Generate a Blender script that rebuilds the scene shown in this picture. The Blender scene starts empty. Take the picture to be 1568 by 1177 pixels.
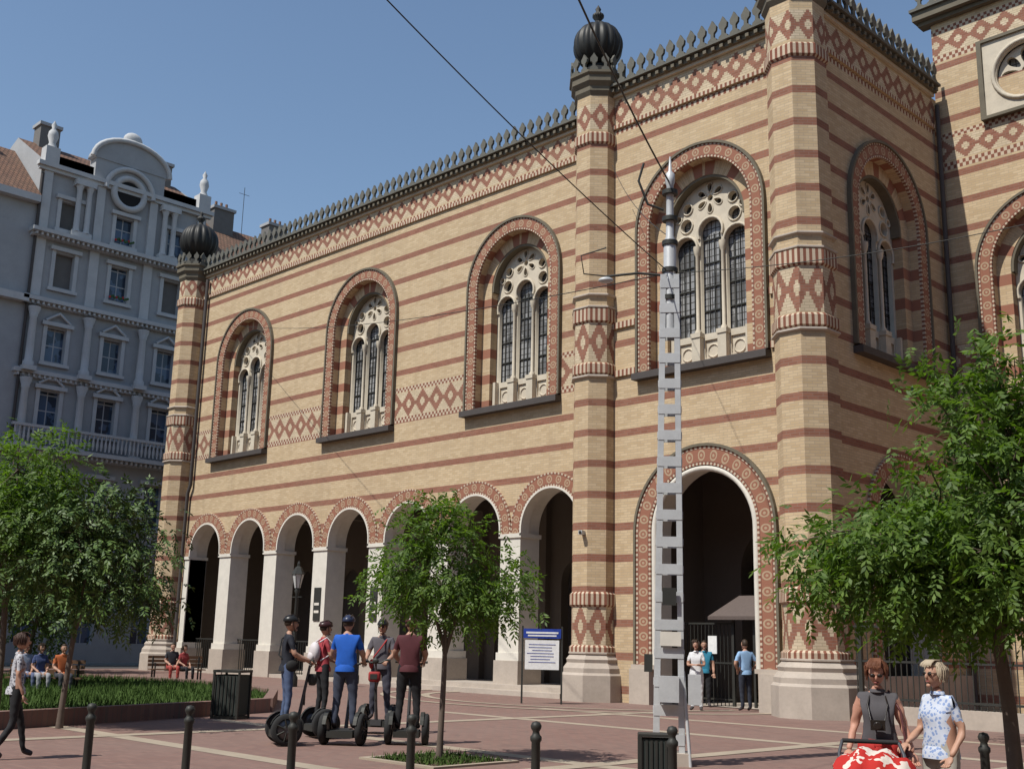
import bpy, bmesh, math, random
import numpy as np
from mathutils import Vector, Matrix
random.seed(7); rng=np.random.default_rng(7)
scene=bpy.context.scene
COL=scene.collection
R=math.radians
# ------------------------------------------------------------------ camera
TH,PI_,RO,F=R(44.595),R(12.731),R(1.308),1740.3
h=Vector((-math.cos(TH),math.sin(TH),0)); rt=Vector((math.sin(TH),math.cos(TH),0)); up=Vector((0,0,1))
fw=h*math.cos(PI_)+up*math.sin(PI_); u0=up*math.cos(PI_)-h*math.sin(PI_)
Rv=rt*math.cos(RO)+u0*math.sin(RO); Uv=u0*math.cos(RO)-rt*math.sin(RO)
cam=bpy.data.objects.new("camera",bpy.data.cameras.new("camera")); COL.objects.link(cam)
M=Matrix((( Rv.x,Uv.x,-fw.x,0),(Rv.y,Uv.y,-fw.y,0),(Rv.z,Uv.z,-fw.z,1.66),(0,0,0,1)))
cam.matrix_world=M; cam.data.sensor_width=36; cam.data.lens=F/1568*36; cam.data.clip_end=3000; cam.data.clip_start=.1
scene.camera=cam
def G(b,d,z=0.0):  # placed from the camera heading; b and most d come from image pixel coordinates
    """camera-relative helper: point d metres ahead of the camera, b*d metres to its right"""
    v=h*d+rt*(b*d); return Vector((v.x,v.y,z))
FACE_AWAY=45.4
# ------------------------------------------------------------------ world
w=bpy.data.worlds.new("World"); scene.world=w; w.use_nodes=True
nt=w.node_tree; nt.nodes.clear()
sky=nt.nodes.new("ShaderNodeTexSky"); sky.sky_type='NISHITA'; sky.sun_disc=False
SD=Vector((-.07,-.57,.82)).normalized()
sky.sun_elevation=math.asin(SD.z); sky.sun_rotation=math.atan2(SD.x,SD.y)
sky.air_density=1.25; sky.dust_density=.5; sky.ozone_density=2.4
bg=nt.nodes.new("ShaderNodeBackground"); bg.inputs[1].default_value=.125
wo=nt.nodes.new("ShaderNodeOutputWorld"); nt.links.new(sky.outputs[0],bg.inputs[0]); nt.links.new(bg.outputs[0],wo.inputs[0])
sl=bpy.data.lights.new("sun","SUN"); sl.energy=5; sl.angle=R(.53); sl.color=(1,.965,.9)
so=bpy.data.objects.new("sun",sl); COL.objects.link(so); so.rotation_euler=SD.to_track_quat('Z','Y').to_euler()
scene.view_settings.view_transform='Standard'; scene.view_settings.look='None'; scene.view_settings.exposure=0
# ------------------------------------------------------------------ node helpers
class NT:
    def __init__(s,name,rough=.8,spec=.3,metal=0):
        s.mat=bpy.data.materials.new(name); s.mat.use_nodes=True; s.t=s.mat.node_tree; s.b=s.t.nodes["Principled BSDF"]
        s.b.inputs["Roughness"].default_value=rough; s.b.inputs["Metallic"].default_value=metal
        s.b.inputs["Specular IOR Level"].default_value=spec
    def put(s,sock,v):
        if isinstance(v,(int,float)): sock.default_value=v
        elif isinstance(v,(tuple,list)): sock.default_value=tuple(v)+((1,) if len(v)==3 and len(sock.default_value)==4 else ())
        else: s.t.links.new(v,sock)
    def m(s,op,a,b=0,c=None):
        n=s.t.nodes.new("ShaderNodeMath"); n.operation=op; s.put(n.inputs[0],a); s.put(n.inputs[1],b)
        if c is not None: s.put(n.inputs[2],c)
        return n.outputs[0]
    def mix(s,f,a,b,mode='MIX'):
        n=s.t.nodes.new("ShaderNodeMixRGB"); n.blend_type=mode; s.put(n.inputs[0],f); s.put(n.inputs[1],a); s.put(n.inputs[2],b); return n.outputs[0]
    def uv(s):
        n=s.t.nodes.new("ShaderNodeUVMap"); n.uv_map="UVMap"; x=s.t.nodes.new("ShaderNodeSeparateXYZ"); s.t.links.new(n.outputs[0],x.inputs[0]); return n.outputs[0],x.outputs[0],x.outputs[1]
    def obj(s):
        n=s.t.nodes.new("ShaderNodeNewGeometry"); x=s.t.nodes.new("ShaderNodeSeparateXYZ"); s.t.links.new(n.outputs["Position"],x.inputs[0]); return n.outputs["Position"],x.outputs[0],x.outputs[1],x.outputs[2]
    def noise(s,vec,scale,det=4,rough=.6):
        n=s.t.nodes.new("ShaderNodeTexNoise"); n.inputs["Scale"].default_value=scale; n.inputs["Detail"].default_value=det; n.inputs["Roughness"].default_value=rough
        if vec is not None: s.t.links.new(vec,n.inputs["Vector"])
        return n.outputs["Fac"]
    def brick(s,vec,bw,bh,c1,c2,mo,ms=.008):
        n=s.t.nodes.new("ShaderNodeTexBrick"); s.t.links.new(vec,n.inputs["Vector"]); n.inputs["Scale"].default_value=1
        n.inputs["Brick Width"].default_value=bw; n.inputs["Row Height"].default_value=bh; n.inputs["Mortar Size"].default_value=ms
        s.put(n.inputs["Color1"],c1); s.put(n.inputs["Color2"],c2); s.put(n.inputs["Mortar"],mo); n.inputs["Bias"].default_value=0
        return n.outputs["Color"],n.outputs["Fac"]
    def band(s,x,a,b): return s.m('MULTIPLY',s.m('GREATER_THAN',x,a),s.m('LESS_THAN',x,b))
    def fr(s,x,p,o=0): return s.m('FRACT',s.m('DIVIDE',s.m('SUBTRACT',x,o),p))
    def bump(s,hh,st=.3,dist=.02):
        n=s.t.nodes.new("ShaderNodeBump"); n.inputs["Strength"].default_value=st; n.inputs["Distance"].default_value=dist; s.t.links.new(hh,n.inputs["Height"]); s.t.links.new(n.outputs[0],s.b.inputs["Normal"])
    def out(s,c): s.put(s.b.inputs["Base Color"],c); return s.mat
def simple(name,col,rough=.7,metal=0,var=.25,scale=3.,spec=.3):
    n=NT(name,rough,spec,metal); p,_,_,_=n.obj()
    f=n.noise(p,scale,5); f2=n.noise(p,scale*9,3)
    v=n.m('ADD',n.m('MULTIPLY',f,var*1.4),n.m('MULTIPLY',f2,var*.6)); v=n.m('ADD',v,1-var)
    c=n.mix(1.0,col,(1,1,1),'MULTIPLY'); mm=n.t.nodes.new("ShaderNodeMixRGB"); mm.blend_type='MULTIPLY'; mm.inputs[0].default_value=1
    n.t.links.new(c,mm.inputs[1]); cc=n.t.nodes.new("ShaderNodeCombineColor"); [n.t.links.new(v,cc.inputs[i]) for i in range(3)]; n.t.links.new(cc.outputs[0],mm.inputs[2])
    return n.out(mm.outputs[0])
YEL=(.59,.455,.285); YEL2=(.49,.36,.21); RED=(.30,.132,.086); RED2=(.235,.098,.064); CRE=(.62,.51,.36)
PER=.95
def weather(n,c,uvv,v,amt=.3):
    f=n.noise(uvv,.35,6,.65); g=n.m('MULTIPLY',n.m('SUBTRACT',f,.38),amt*2)
    p,_,_,_=n.obj(); st=n.t.nodes.new("ShaderNodeMapping"); st.inputs["Scale"].default_value=(1.6,1.6,.12); n.t.links.new(p,st.inputs[0])
    s2=n.noise(st.outputs[0],1.2,5,.6); s2=n.m('MULTIPLY',n.m('MAXIMUM',n.m('SUBTRACT',s2,.52),0),amt*2.6)
    t=n.m('MINIMUM',n.m('MAXIMUM',n.m('ADD',g,s2),0),.6)
    return n.mix(t,c,(.20,.145,.10))
def frieze_mask(n,u,v,z0,z1,wd):
    hh=(z1-z0)/2; zc=(z0+z1)/2
    a=n.m('ABSOLUTE',n.m('SUBTRACT',n.fr(u,wd),.5)); a=n.m('DIVIDE',n.m('FLOOR',n.m('MULTIPLY',a,12)),6)
    b=n.m('DIVIDE',n.m('ABSOLUTE',n.m('SUBTRACT',v,zc)),hh); b=n.m('DIVIDE',n.m('FLOOR',n.m('MULTIPLY',b,6)),6)
    d=n.m('ADD',a,b)
    c1=n.m('GREATER_THAN',d,.84); c2=n.m('LESS_THAN',d,.3)
    return n.m('MAXIMUM',c1,c2)
def brick_mat(name,friezes=(),checks=(),off=.25,stripes=True,only=None):
    n=NT(name,.88,.15); uv,u,v=n.uv()
    y,fac=n.brick(uv,.26,.078,YEL,YEL2,(.42,.33,.23))
    r,_=n.brick(uv,.26,.078,RED,RED2,(.26,.16,.12))
    s=n.m('LESS_THAN',n.fr(v,PER,off),.235)
    c=n.mix(s,y,r) if stripes else y
    cr=n.brick(uv,.26,.078,CRE,(.52,.42,.28),(.4,.32,.22))[0]
    for z0,z1,wd in friezes:
        k=n.band(v,z0,z1); f=frieze_mask(n,u,v,z0,z1,wd); c=n.mix(k,c,n.mix(f,r,cr))
    for z0,z1,wd in checks:
        k=n.band(v,z0,z1); zz=n.m('GREATER_THAN',v,(z0+z1)/2)
        f=n.m('LESS_THAN',n.m('FRACT',n.m('ADD',n.m('DIVIDE',u,wd),n.m('MULTIPLY',zz,.5))),.5); c=n.mix(k,c,n.mix(f,(.22,.085,.055),(.55,.45,.33)))
    c=weather(n,c,uv,v); n.bump(n.m('MULTIPLY',fac,-1),.25,.01); return n.out(c)
M_wing=brick_mat("brick_wing",[(18.2,18.95,.72),(10.0,10.95,.8)],[(17.9,18.14,.2),(9.78,9.98,.2),(10.97,11.15,.2)])
M_bay=brick_mat("brick_bay",[(18.25,19.1,.75)],[(17.9,18.2,.2)])
M_tur=brick_mat("brick_turret",[(10.2,11.5,.57),(1.55,2.75,.57),(18.0,18.9,.57)],[])
M_belt=brick_mat("brick_belt",[],[(0,100,.16)])
M_plain=brick_mat("brick_plain")
def vous():
    n=NT("voussoir",.88,.15); uv,u,v=n.uv(); s=n.m('LESS_THAN',n.fr(v,PER,.25),.36)
    y,_=n.brick(uv,.26,.078,YEL,YEL2,(.42,.32,.22)); return n.out(weather(n,n.mix(s,y,RED),uv,v))
M_vous=vous()
def ringm():
    n=NT("arch_ring_tiles",.8,.2); uv,u,v=n.uv()
    edge=n.m('GREATER_THAN',n.m('ABSOLUTE',n.m('SUBTRACT',v,.5)),.36)
    dn=n.m('LESS_THAN',n.fr(u,.14),.5); ec=n.mix(dn,(.22,.085,.055),(.52,.43,.32))
    a=n.m('ABSOLUTE',n.m('SUBTRACT',n.fr(u,.42),.5)); b=n.m('ABSOLUTE',n.m('SUBTRACT',v,.5))
    d=n.m('SQRT',n.m('ADD',n.m('POWER',a,2),n.m('POWER',b,2)))
    dot=n.m('MAXIMUM',n.band(d,.19,.3),n.m('LESS_THAN',d,.09))
    c=n.mix(dot,(.285,.125,.08),(.40,.29,.19)); c=n.mix(edge,c,ec)
    ln=n.band(n.m('ABSOLUTE',n.m('SUBTRACT',v,.5)),.33,.37); c=n.mix(ln,c,(.13,.055,.04))
    n.bump(n.m('ADD',dot,edge),.5,.02); return n.out(weather(n,c,uv,v,.15))
M_ring=ringm()
M_white=simple("white_plaster",(.64,.60,.52),.8,var=.25)
M_stone=simple("plinth_stone",(.42,.36,.30),.85,var=.4,scale=1.5)
M_trac=simple("tracery_stone",(.54,.475,.37),.85,var=.35)
M_dark=simple("dark_metal",(.045,.045,.04),.55,.3,.4)
M_lead=simple("dome_lead",(.03,.029,.026),.5,.3,.5,2)
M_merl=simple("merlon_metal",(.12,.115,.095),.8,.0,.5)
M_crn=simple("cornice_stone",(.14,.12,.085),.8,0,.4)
M_sill=simple("sill_dark",(.07,.06,.055),.7)
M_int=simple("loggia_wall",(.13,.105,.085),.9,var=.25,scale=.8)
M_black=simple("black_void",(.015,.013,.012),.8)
def glass(name,col,gw,gh,frame=(.04,.035,.03),lw=.05,rough=.12,k=2.6):
    n=NT(name,rough,.5); uv,u,v=n.uv()
    a=n.m('LESS_THAN',n.fr(u,gw),lw/gw); b=n.m('LESS_THAN',n.fr(v,gh),lw/gh); g=n.m('MAXIMUM',a,b)
    p,_,_,_=n.obj(); q=n.noise(p,.9,3)
    ramp=n.mix(n.m('GREATER_THAN',q,.5),col,tuple(x*k for x in col))
    c=n.mix(g,ramp,frame); n.put(n.b.inputs["Roughness"],n.m('ADD',n.m('MULTIPLY',g,.5),rough))
    n.bump(n.noise(p,2.5,2),.15,.05); return n.out(c)
M_glass=glass("leaded_glass",(.13,.13,.128),.16,.22,(.04,.036,.032),.03,.38,2.1)
M_apt=simple("apartment_render",(.34,.345,.35),.9,var=.28,scale=1.0)
M_apt2=simple("apartment_stone_light",(.47,.47,.465),.85,var=.28,scale=1.2)
M_aptw=glass("apartment_glass",(.03,.045,.07),.55,.9,(.40,.40,.40),.06,.08)
M_shut=simple("window_shutter",(.15,.14,.13),.8)
def tile():
    n=NT("roof_tiles",.85,.2); uv,u,v=n.uv(); c,f=n.brick(uv,.25,.35,(.22,.12,.08),(.15,.085,.06),(.06,.04,.03),.03); return n.out(weather(n,c,uv,v))
M_tile=tile()
# ------------------------------------------------------------------ mesh builder
class MB:
    def __init__(s,mats): s.v=[];s.f=[];s.mi=[];s.uv=[];s.sm=[];s.mats=mats
    def idx(s,m):
        if m not in s.mats: s.mats.append(m)
        return s.mats.index(m)
    def face(s,pts,m,uv=None,sm=False):
        b=len(s.v); s.v+= [tuple(p) for p in pts]; s.f.append(tuple(range(b,b+len(pts)))); s.mi.append(s.idx(m)); s.uv.append(uv or [(p[0]+p[1],p[2]) for p in pts]); s.sm.append(sm)
    def grid(s,P,m,closeu=False,sm=True,UV=None):
        b=len(s.v); nr=len(P); nc=len(P[0])
        for r_ in P: s.v+=[tuple(q) for q in r_]
        for i in range(nr-1):
            for j in range(nc if closeu else nc-1):
                k=(j+1)%nc; s.f.append((b+i*nc+j,b+i*nc+k,b+(i+1)*nc+k,b+(i+1)*nc+j)); s.mi.append(s.idx(m)); s.sm.append(sm)
                if UV: s.uv.append([UV(i,j),UV(i,j+1),UV(i+1,j+1),UV(i+1,j)])
                else: s.uv.append([(0,0)]*4)
        return b
    def box(s,c,size,m,M=None,rz=0):
        sx,sy,sz=[q/2 for q in size]; T=Matrix.Translation(Vector(c))@Matrix.Rotation(rz,4,'Z')
        if M is not None: T=M@T
        P=[T@Vector((x*sx,y*sy,z*sz)) for x in(-1,1) for y in(-1,1) for z in(-1,1)]
        for q in ((0,1,3,2),(4,6,7,5),(0,4,5,1),(2,3,7,6),(0,2,6,4),(1,5,7,3)):
            vert=max(abs(P[q[0]].z-P[q[2]].z),abs(P[q[0]].z-P[q[1]].z))>.001
            s.face([P[i] for i in q],m,[(P[i].x+P[i].y if vert else P[i].x,P[i].z if vert else P[i].y) for i in q])
    def lathe(s,c,prof,n,m,ph=0,sm=True,M=None,rf=None,cap=False):
        c=Vector(c); rows=[]
        for r_,z in prof:
            row=[]
            for j in range(n):
                a=ph+2*math.pi*j/n; rr=r_*(rf(a) if rf else 1); p=Vector((math.cos(a)*rr,math.sin(a)*rr,z))
                row.append((M@p if M is not None else p)+c)
            rows.append(row)
        r0=max(q[0] for q in prof); per=2*r0*math.sin(math.pi/n)
        s.grid(rows,m,True,sm,lambda i,j:(j*per,prof[i][1]+c.z))
        if cap:
            for row in (rows[0],rows[-1]): s.face(row,m)
    def tube(s,pts,rad,n,m,sm=True):
        pts=[Vector(p) for p in pts]; rows=[]
        if not hasattr(rad,'__len__'): rad=[rad]*len(pts)
        for i,p in enumerate(pts):
            d=(pts[min(i+1,len(pts)-1)]-pts[max(i-1,0)]).normalized()
            x=d.orthogonal().normalized() if i==0 else (px-d*px.dot(d)).normalized()
            px=x; y=d.cross(x)
            rows.append([p+(x*math.cos(2*math.pi*j/n)+y*math.sin(2*math.pi*j/n))*rad[i] for j in range(n)])
        s.grid(rows,m,True,sm); s.face(rows[0],m); s.face(rows[-1],m)
    def ell(s,c,r,m,M=None,nu=14,nv=9,f=None):
        rows=[]
        for i in range(nv+1):
            t=math.pi*i/nv; row=[]
            for j in range(nu):
                a=2*math.pi*j/nu; p=Vector((math.sin(t)*math.cos(a),math.sin(t)*math.sin(a),math.cos(t)))
                if f: p=f(p)
                p=Vector((p.x*r[0],p.y*r[1],p.z*r[2])); p=(M@p if M is not None else p)+Vector(c); row.append(p)
            rows.append(row)
        s.grid(rows,m,True,True)
    def build(s,name,parent=None):
        me=bpy.data.meshes.new(name); me.from_pydata(s.v,[],s.f); ul=me.uv_layers.new(name="UVMap")
        flat=[c for f in s.uv for q in f for c in q]; ul.data.foreach_set("uv",flat)
        for m in s.mats: me.materials.append(m)
        me.polygons.foreach_set("material_index",s.mi); me.polygons.foreach_set("use_smooth",s.sm); me.update()
        o=bpy.data.objects.new(name,me); COL.objects.link(o)
        if parent: o.parent=parent
        return o
def empty(name,loc=(0,0,0),rz=0,sc=1):
    e=bpy.data.objects.new(name,None); COL.objects.link(e); e.location=loc; e.rotation_euler=(0,0,rz); e.scale=(sc,sc,sc); e.empty_display_size=.2; return e
# ------------------------------------------------------------------ facade tools
class Frame:
    def __init__(s,o,sd,nd): s.o=Vector(o);s.sd=Vector(sd);s.nd=Vector(nd)
    def __call__(s,a,z,d=0): return s.o+s.sd*a+Vector((0,0,z))-s.nd*d
def htop(H,x):
    c,r,zs,zb,k=H
    if k=='r': return zs
    return zs+math.sqrt(max(0,r*r-(x-c)**2))
def wall(mb,fr,s0,s1,z0,z1,holes,mat,d=0):
    bp={s0,s1}
    for c,r,zs,zb,k in holes:
        if k=='r': bp|={c-r,c+r}
        else: bp|={c-r*math.cos(math.pi*i/28) for i in range(29)}
    bp=sorted(x for x in bp if s0-1e-6<=x<=s1+1e-6); q=[bp[0]]
    for x in bp[1:]:
        if x-q[-1]>1e-4: q.append(x)
    for a,b in zip(q,q[1:]):
        mdl=(a+b)/2; hs=sorted([H for H in holes if H[0]-H[1]<mdl<H[0]+H[1]],key=lambda H:H[3]); la=lb=z0
        for H in hs+[None]:
            ta=tb=(H[3] if H else z1)
            if ta>la+1e-5 or tb>lb+1e-5: mb.face([fr(a,la,d),fr(b,lb,d),fr(b,tb,d),fr(a,ta,d)],mat,[(a,la),(b,lb),(b,tb),(a,ta)])
            if H: la,lb=htop(H,a),htop(H,b)
def path(H,n=28):
    c,r,zs,zb,k=H
    if k=='r': return [(c-r,zb,zb),(c-r,zs,zs),(c+r,zs,zs),(c+r,zb,zb)]
    P=[(c-r,zb,zb)]
    for i in range(n+1):
        t=math.pi*i/n; P.append((c-r*math.cos(t),zs+r*math.sin(t),zs+r*min(t,math.pi-t)))
    P.append((c+r,zb,zb)); return P
def reveal(mb,fr,H,d0,d1,mat,bottom=False):
    P=path(H)
    for a,b in zip(P,P[1:]):
        mb.face([fr(a[0],a[1],d0),fr(b[0],b[1],d0),fr(b[0],b[1],d1),fr(a[0],a[1],d1)],mat,[(0,a[2]),(0,b[2]),(d1-d0,b[2]),(d1-d0,a[2])])
    if bottom: a,b=P[0],P[-1]; mb.face([fr(a[0],a[1],d0),fr(b[0],b[1],d0),fr(b[0],b[1],d1),fr(a[0],a[1],d1)],mat)
def ring(mb,fr,c,zs,zb,ri,ro,df,db,mat,norm=True,n=32):
    T=[(-1,zb)]+[(i,None) for i in range(n+1)]+[(-2,zb)]; pts=[]
    L=0
    for i,(k,z) in enumerate(T):
        if k==-1: pi,po=(c-ri,zb),(c-ro,zb); L=zb
        elif k==-2: pi,po=(c+ri,zb),(c+ro,zb); L=L+(zs-zb)
        else:
            t=math.pi*k/n; pi=(c-ri*math.cos(t),zs+ri*math.sin(t)); po=(c-ro*math.cos(t),zs+ro*math.sin(t)); L=zs+(ri+ro)/2*t
        pts.append((pi,po,L))
    tot=2*zs+(ri+ro)/2*math.pi
    for (a,b,l1),(c2,d2,l2) in zip(pts,pts[1:]):
        if norm: U=[(l1,0),(l2,0),(l2,1),(l1,1)]
        else:
            m1,m2=min(l1,tot-l1),min(l2,tot-l2); U=[(0,m1),(0,m2),(.3,m2),(.3,m1)]
        mb.face([fr(*a,df),fr(*c2,df),fr(*d2,df),fr(*b,df)],mat,U)
        U2=[(q[0],q[1]*.12) for q in U] if norm else U
        if abs(df-db)>1e-4:
            mb.face([fr(*b,df),fr(*d2,df),fr(*d2,db),fr(*b,db)],mat,U2); mb.face([fr(*a,df),fr(*c2,df),fr(*c2,db),fr(*a,db)],mat,U2)
def sbox(mb,fr,s0,s1,z0,z1,d0,d1,mat):
    P=[fr(s,z,d) for s in(s0,s1) for z in(z0,z1) for d in(d0,d1)]
    U=lambda i:((s0,s1)[i>>2],(z0,z1)[(i>>1)&1])
    for q in ((0,1,3,2),(4,6,7,5),(0,4,5,1),(2,3,7,6),(0,2,6,4),(1,5,7,3)):
        if q in((0,1,3,2),(4,6,7,5)): uvq=[((d0,d1)[i&1],(z0,z1)[(i>>1)&1]) for i in q]
        elif q in((0,4,5,1),(2,3,7,6)): uvq=[((s0,s1)[i>>2],(d0,d1)[i&1]) for i in q]
        else: uvq=[U(i) for i in q]
        mb.face([P[i] for i in q],mat,uvq)
def curveplate(name,fr,outline,holes,d,thick,mat,parent):
    cu=bpy.data.curves.new(name,'CURVE'); cu.dimensions='2D'; cu.fill_mode='BOTH'; cu.extrude=thick/2
    for pts in [outline]+holes:
        sp=cu.splines.new('POLY'); sp.points.add(len(pts)-1); sp.use_cyclic_u=True
        for i,(x,y) in enumerate(pts): sp.points[i].co=(x,y,0,1)
    o=bpy.data.objects.new("tmp",cu); COL.objects.link(o); dg=bpy.context.evaluated_depsgraph_get(); me=bpy.data.meshes.new_from_object(o.evaluated_get(dg))
    bpy.data.objects.remove(o)
    for v in me.vertices: v.co=fr(v.co.x,v.co.y,d+thick/2-v.co.z)
    me.materials.clear(); me.materials.append(mat)
    ob=bpy.data.objects.new(name,me); COL.objects.link(ob); ob.parent=parent; return ob
def circ(c,z,r,n=20): return [(c+r*math.cos(2*math.pi*i/n),z+r*math.sin(2*math.pi*i/n)) for i in range(n)]
def petal(c,z,a,r0,r1,w_,n=14):
    P=[]
    for i in range(n):
        t=2*math.pi*i/n; x=(r0+r1)/2+(r1-r0)/2*math.cos(t); y=w_*math.sin(t)*(.75+.25*math.cos(t))
        P.append((c+x*math.cos(a)-y*math.sin(a),z+x*math.sin(a)+y*math.cos(a)))
    return P
def lancet(c,hw,zb,zs,n=12,hs=1.08):
    r=hw*hs; t0=math.acos(min(1,hw/r)); P=[(c-hw,zb)]
    for i in range(n+1):
        t=-t0+(math.pi+2*t0)*i/n; P.append((c-r*math.cos(t),zs+r*math.sin(t)))
    P.append((c+hw,zb)); return P
def window(mb,fr,c,zsill,zs,parent,ro=2.28,rm=1.85,ri=1.42):
    ring(mb,fr,c,zs,zsill,rm,ro,-.09,.0,M_ring)
    ring(mb,fr,c,zs,zsill,ro+.003,ro+.08,-.14,.0,M_crn)
    reveal(mb,fr,(c,rm,zs,zsill,'a'),-.0,.28,M_vous)
    ring(mb,fr,c,zs,zsill,ri,rm,.28,.28,M_vous,norm=False)
    reveal(mb,fr,(c,ri,zs,zsill,'a'),.28,.85,M_vous,True)
    ring(mb,fr,c,zs,zs-.1,ri-.08,ri-.002,.3,.6,M_crn)
    out=[(p[0],p[1]) for p in path((c,ri-.01,zs,zsill,'a'))]
    hl=.375; zl=(zs-.72,zs-.28,zs-.72); zbt=zsill+1.0
    holes=[lancet(c+x,hl,zbt,z_) for x,z_ in zip((-.93,0,.93),zl)]
    zc=zs+.8
    holes.append(circ(c,zc,.1,12)); pet=[petal(c,zc,math.pi/6+i*math.pi/3,.17,.5,.125) for i in range(6)]; holes+=pet
    cs=[(c+sx*.88,zs+.08,.2) for sx in(-1,1)]+[(c+sx*.83,zs+.62,.15) for sx in(-1,1)]+[(c+sx*1.17,zs+.35,.09) for sx in(-1,1)]
    holes+=[circ(*q,14) for q in cs]
    for x in(-.93,0,.93): holes.append([(c+x-.27,zsill+.12),(c+x+.27,zsill+.12),(c+x+.27,zsill+.8),(c+x-.27,zsill+.8)])
    curveplate("window_tracery",fr,out,holes,.6,.14,M_trac,parent)
    for x,z,r_ in cs:
        P=[fr(a,b,.58) for a,b in circ(x,z,r_+.03,14)]; mb.tube(P+[P[0]],.026,5,M_trac)
    for pt in pet: P=[fr(a,b,.59) for a,b in pt]; mb.tube(P+[P[0]],.022,5,M_trac)
    for x,zz in zip((-.93,0,.93),zl):
        P=[fr(a,b,.57) for a,b in lancet(c+x,hl+.045,zz,zz)][1:-1]; mb.tube(P,.045,6,M_trac)
    for x in(-.465,.465):
        p=fr(c+x,0,.54); mb.lathe((p.x,p.y,0),[(.1,zbt),(.1,zbt+.1),(.055,zbt+.17),(.055,zs-1.02),(.09,zs-.95),(.12,zs-.78),(.12,zs-.7)],10,M_trac)
        sbox(mb,fr,c+x-.15,c+x+.15,zsill+.02,zbt-.12,.4,.595,M_trac); sbox(mb,fr,c+x-.18,c+x+.18,zbt-.12,zbt+.02,.37,.595,M_trac)
    for x in(-1.33,1.33): sbox(mb,fr,c+x-.06,c+x+.06,zsill+.02,zbt,.42,.595,M_trac)
    for x in(-.93,0,.93):
        sbox(mb,fr,c+x-.27,c+x+.27,zsill+.12,zsill+.8,.66,.68,M_trac)
        P=[fr(a,b,.65) for a,b in circ(c+x,zsill+.46,.2,12)]; mb.tube(P+[P[0]],.03,5,M_trac)
        for dx in(-.19,0,.19): sbox(mb,fr,c+x+dx-.012,c+x+dx+.012,zbt,zs-.3,.76,.785,M_dark)
        for k in range(1,5): z_=zbt+k*.75; sbox(mb,fr,c+x-.38,c+x+.38,z_-.018,z_+.018,.75,.782,M_dark)
    mb.face([fr(c-1.42,zsill,.8),fr(c+1.42,zsill,.8),fr(c+1.42,zs+1.42,.8),fr(c-1.42,zs+1.42,.8)],M_glass,[(c-1.42,zsill),(c+1.42,zsill),(c+1.42,zs+1.42),(c-1.42,zs+1.42)])
    sbox(mb,fr,c-ro-.1,c+ro+.1,zsill-.26,zsill-.06,-.3,.0,M_sill); mb.face([fr(c-ro-.1,zsill-.06,-.3),fr(c+ro+.1,zsill-.06,-.3),fr(c+ro+.1,zsill+.04,.0),fr(c-ro-.1,zsill+.04,.0)],M_sill)
MER=[(-.15,0),(.15,0),(.15,.1),(.055,.17),(.055,.3),(.13,.37),(.145,.5),(.07,.6),(0,.72),(-.07,.6),(-.145,.5),(-.13,.37),(-.055,.3),(-.055,.17),(-.15,.1)]
def merlons(mb,fr,s0,s1,z,d,sp=.4,sc=1.0):
    n=max(1,int((s1-s0)/sp)); sp=(s1-s0)/n
    for i in range(n):
        c=s0+(i+.5)*sp; lean=random.uniform(-.02,.02); A=[fr(c+x*sc+lean*y,z+y*sc,d) for x,y in MER]; B=[fr(c+x*sc+lean*y,z+y*sc,d+.09) for x,y in MER]
        mb.face(A,M_merl); mb.face(B,M_merl)
        for k in range(len(A)): kk=(k+1)%len(A); mb.face([A[k],A[kk],B[kk],B[k]],M_merl)
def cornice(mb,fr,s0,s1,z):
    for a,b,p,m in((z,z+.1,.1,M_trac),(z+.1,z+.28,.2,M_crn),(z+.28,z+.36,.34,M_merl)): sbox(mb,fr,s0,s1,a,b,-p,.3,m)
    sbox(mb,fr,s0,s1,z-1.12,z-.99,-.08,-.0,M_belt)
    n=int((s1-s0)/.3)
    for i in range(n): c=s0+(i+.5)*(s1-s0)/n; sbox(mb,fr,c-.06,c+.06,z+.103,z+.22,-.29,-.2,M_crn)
# ================================================================== SYNAGOGUE
SYN=empty("synagogue")
YW,YB,XS=27.19,26.53,-14.75
FW=Frame((0,YW,0),(1,0,0),(0,-1,0)); FB=Frame((0,YB,0),(1,0,0),(0,-1,0)); FS=Frame((XS,0,0),(0,1,0),(1,0,0)); FT=Frame((0,33.7,0),(1,0,0),(0,-1,0))
AX=[-47.42+3.635*i for i in range(7)]; WX=[-45.25,-36.4,-27.6]; AS=5.33; AR=1.36
mb=MB([M_wing])
holes=[(c,AR,AS,0,'a') for c in AX]+[(c,1.85,14.22,9.75,'a') for c in WX]
wall(mb,FW,-50.5,-23.0,0,19.0,holes,M_wing)
for c in AX:
    reveal(mb,FW,(c,AR,AS,0,'a'),0,.85,M_white)
    ring(mb,FW,c,AS,AS-.12,AR,1.812,-.07,0,M_ring)
    ring(mb,FW,c,AS,AS-.2,AR-.07,AR-.002,-.1,.3,M_white)
for a in [AX[0]-3.635/2+.3]+[(p+q)/2 for p,q in zip(AX,AX[1:])]:
    hw=.47 if a>AX[0] else .2
    if a<AX[0]: a=AX[0]-AR-.2
    sbox(mb,FW,a-hw,a+hw,0,AS-.12,-.05,.86,M_white); sbox(mb,FW,a-hw-.06,a+hw+.06,AS-.26,AS-.12,-.1,.9,M_white)
    sbox(mb,FW,a-hw-.1,a+hw+.1,0,1.05,-.16,.95,M_stone); sbox(mb,FW,a-hw-.06,a+hw+.06,1.05,1.3,-.1,.92,M_white)
for s0,s1 in ((-50.5,AX[0]-1.76),): sbox(mb,FW,s0,s1,0,1.0,-.14,0,M_stone)
cornice(mb,FW,-50.3,-23.2,19.0); merlons(mb,FW,-50.0,-23.6,19.36,-.26,.41,.97)
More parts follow.
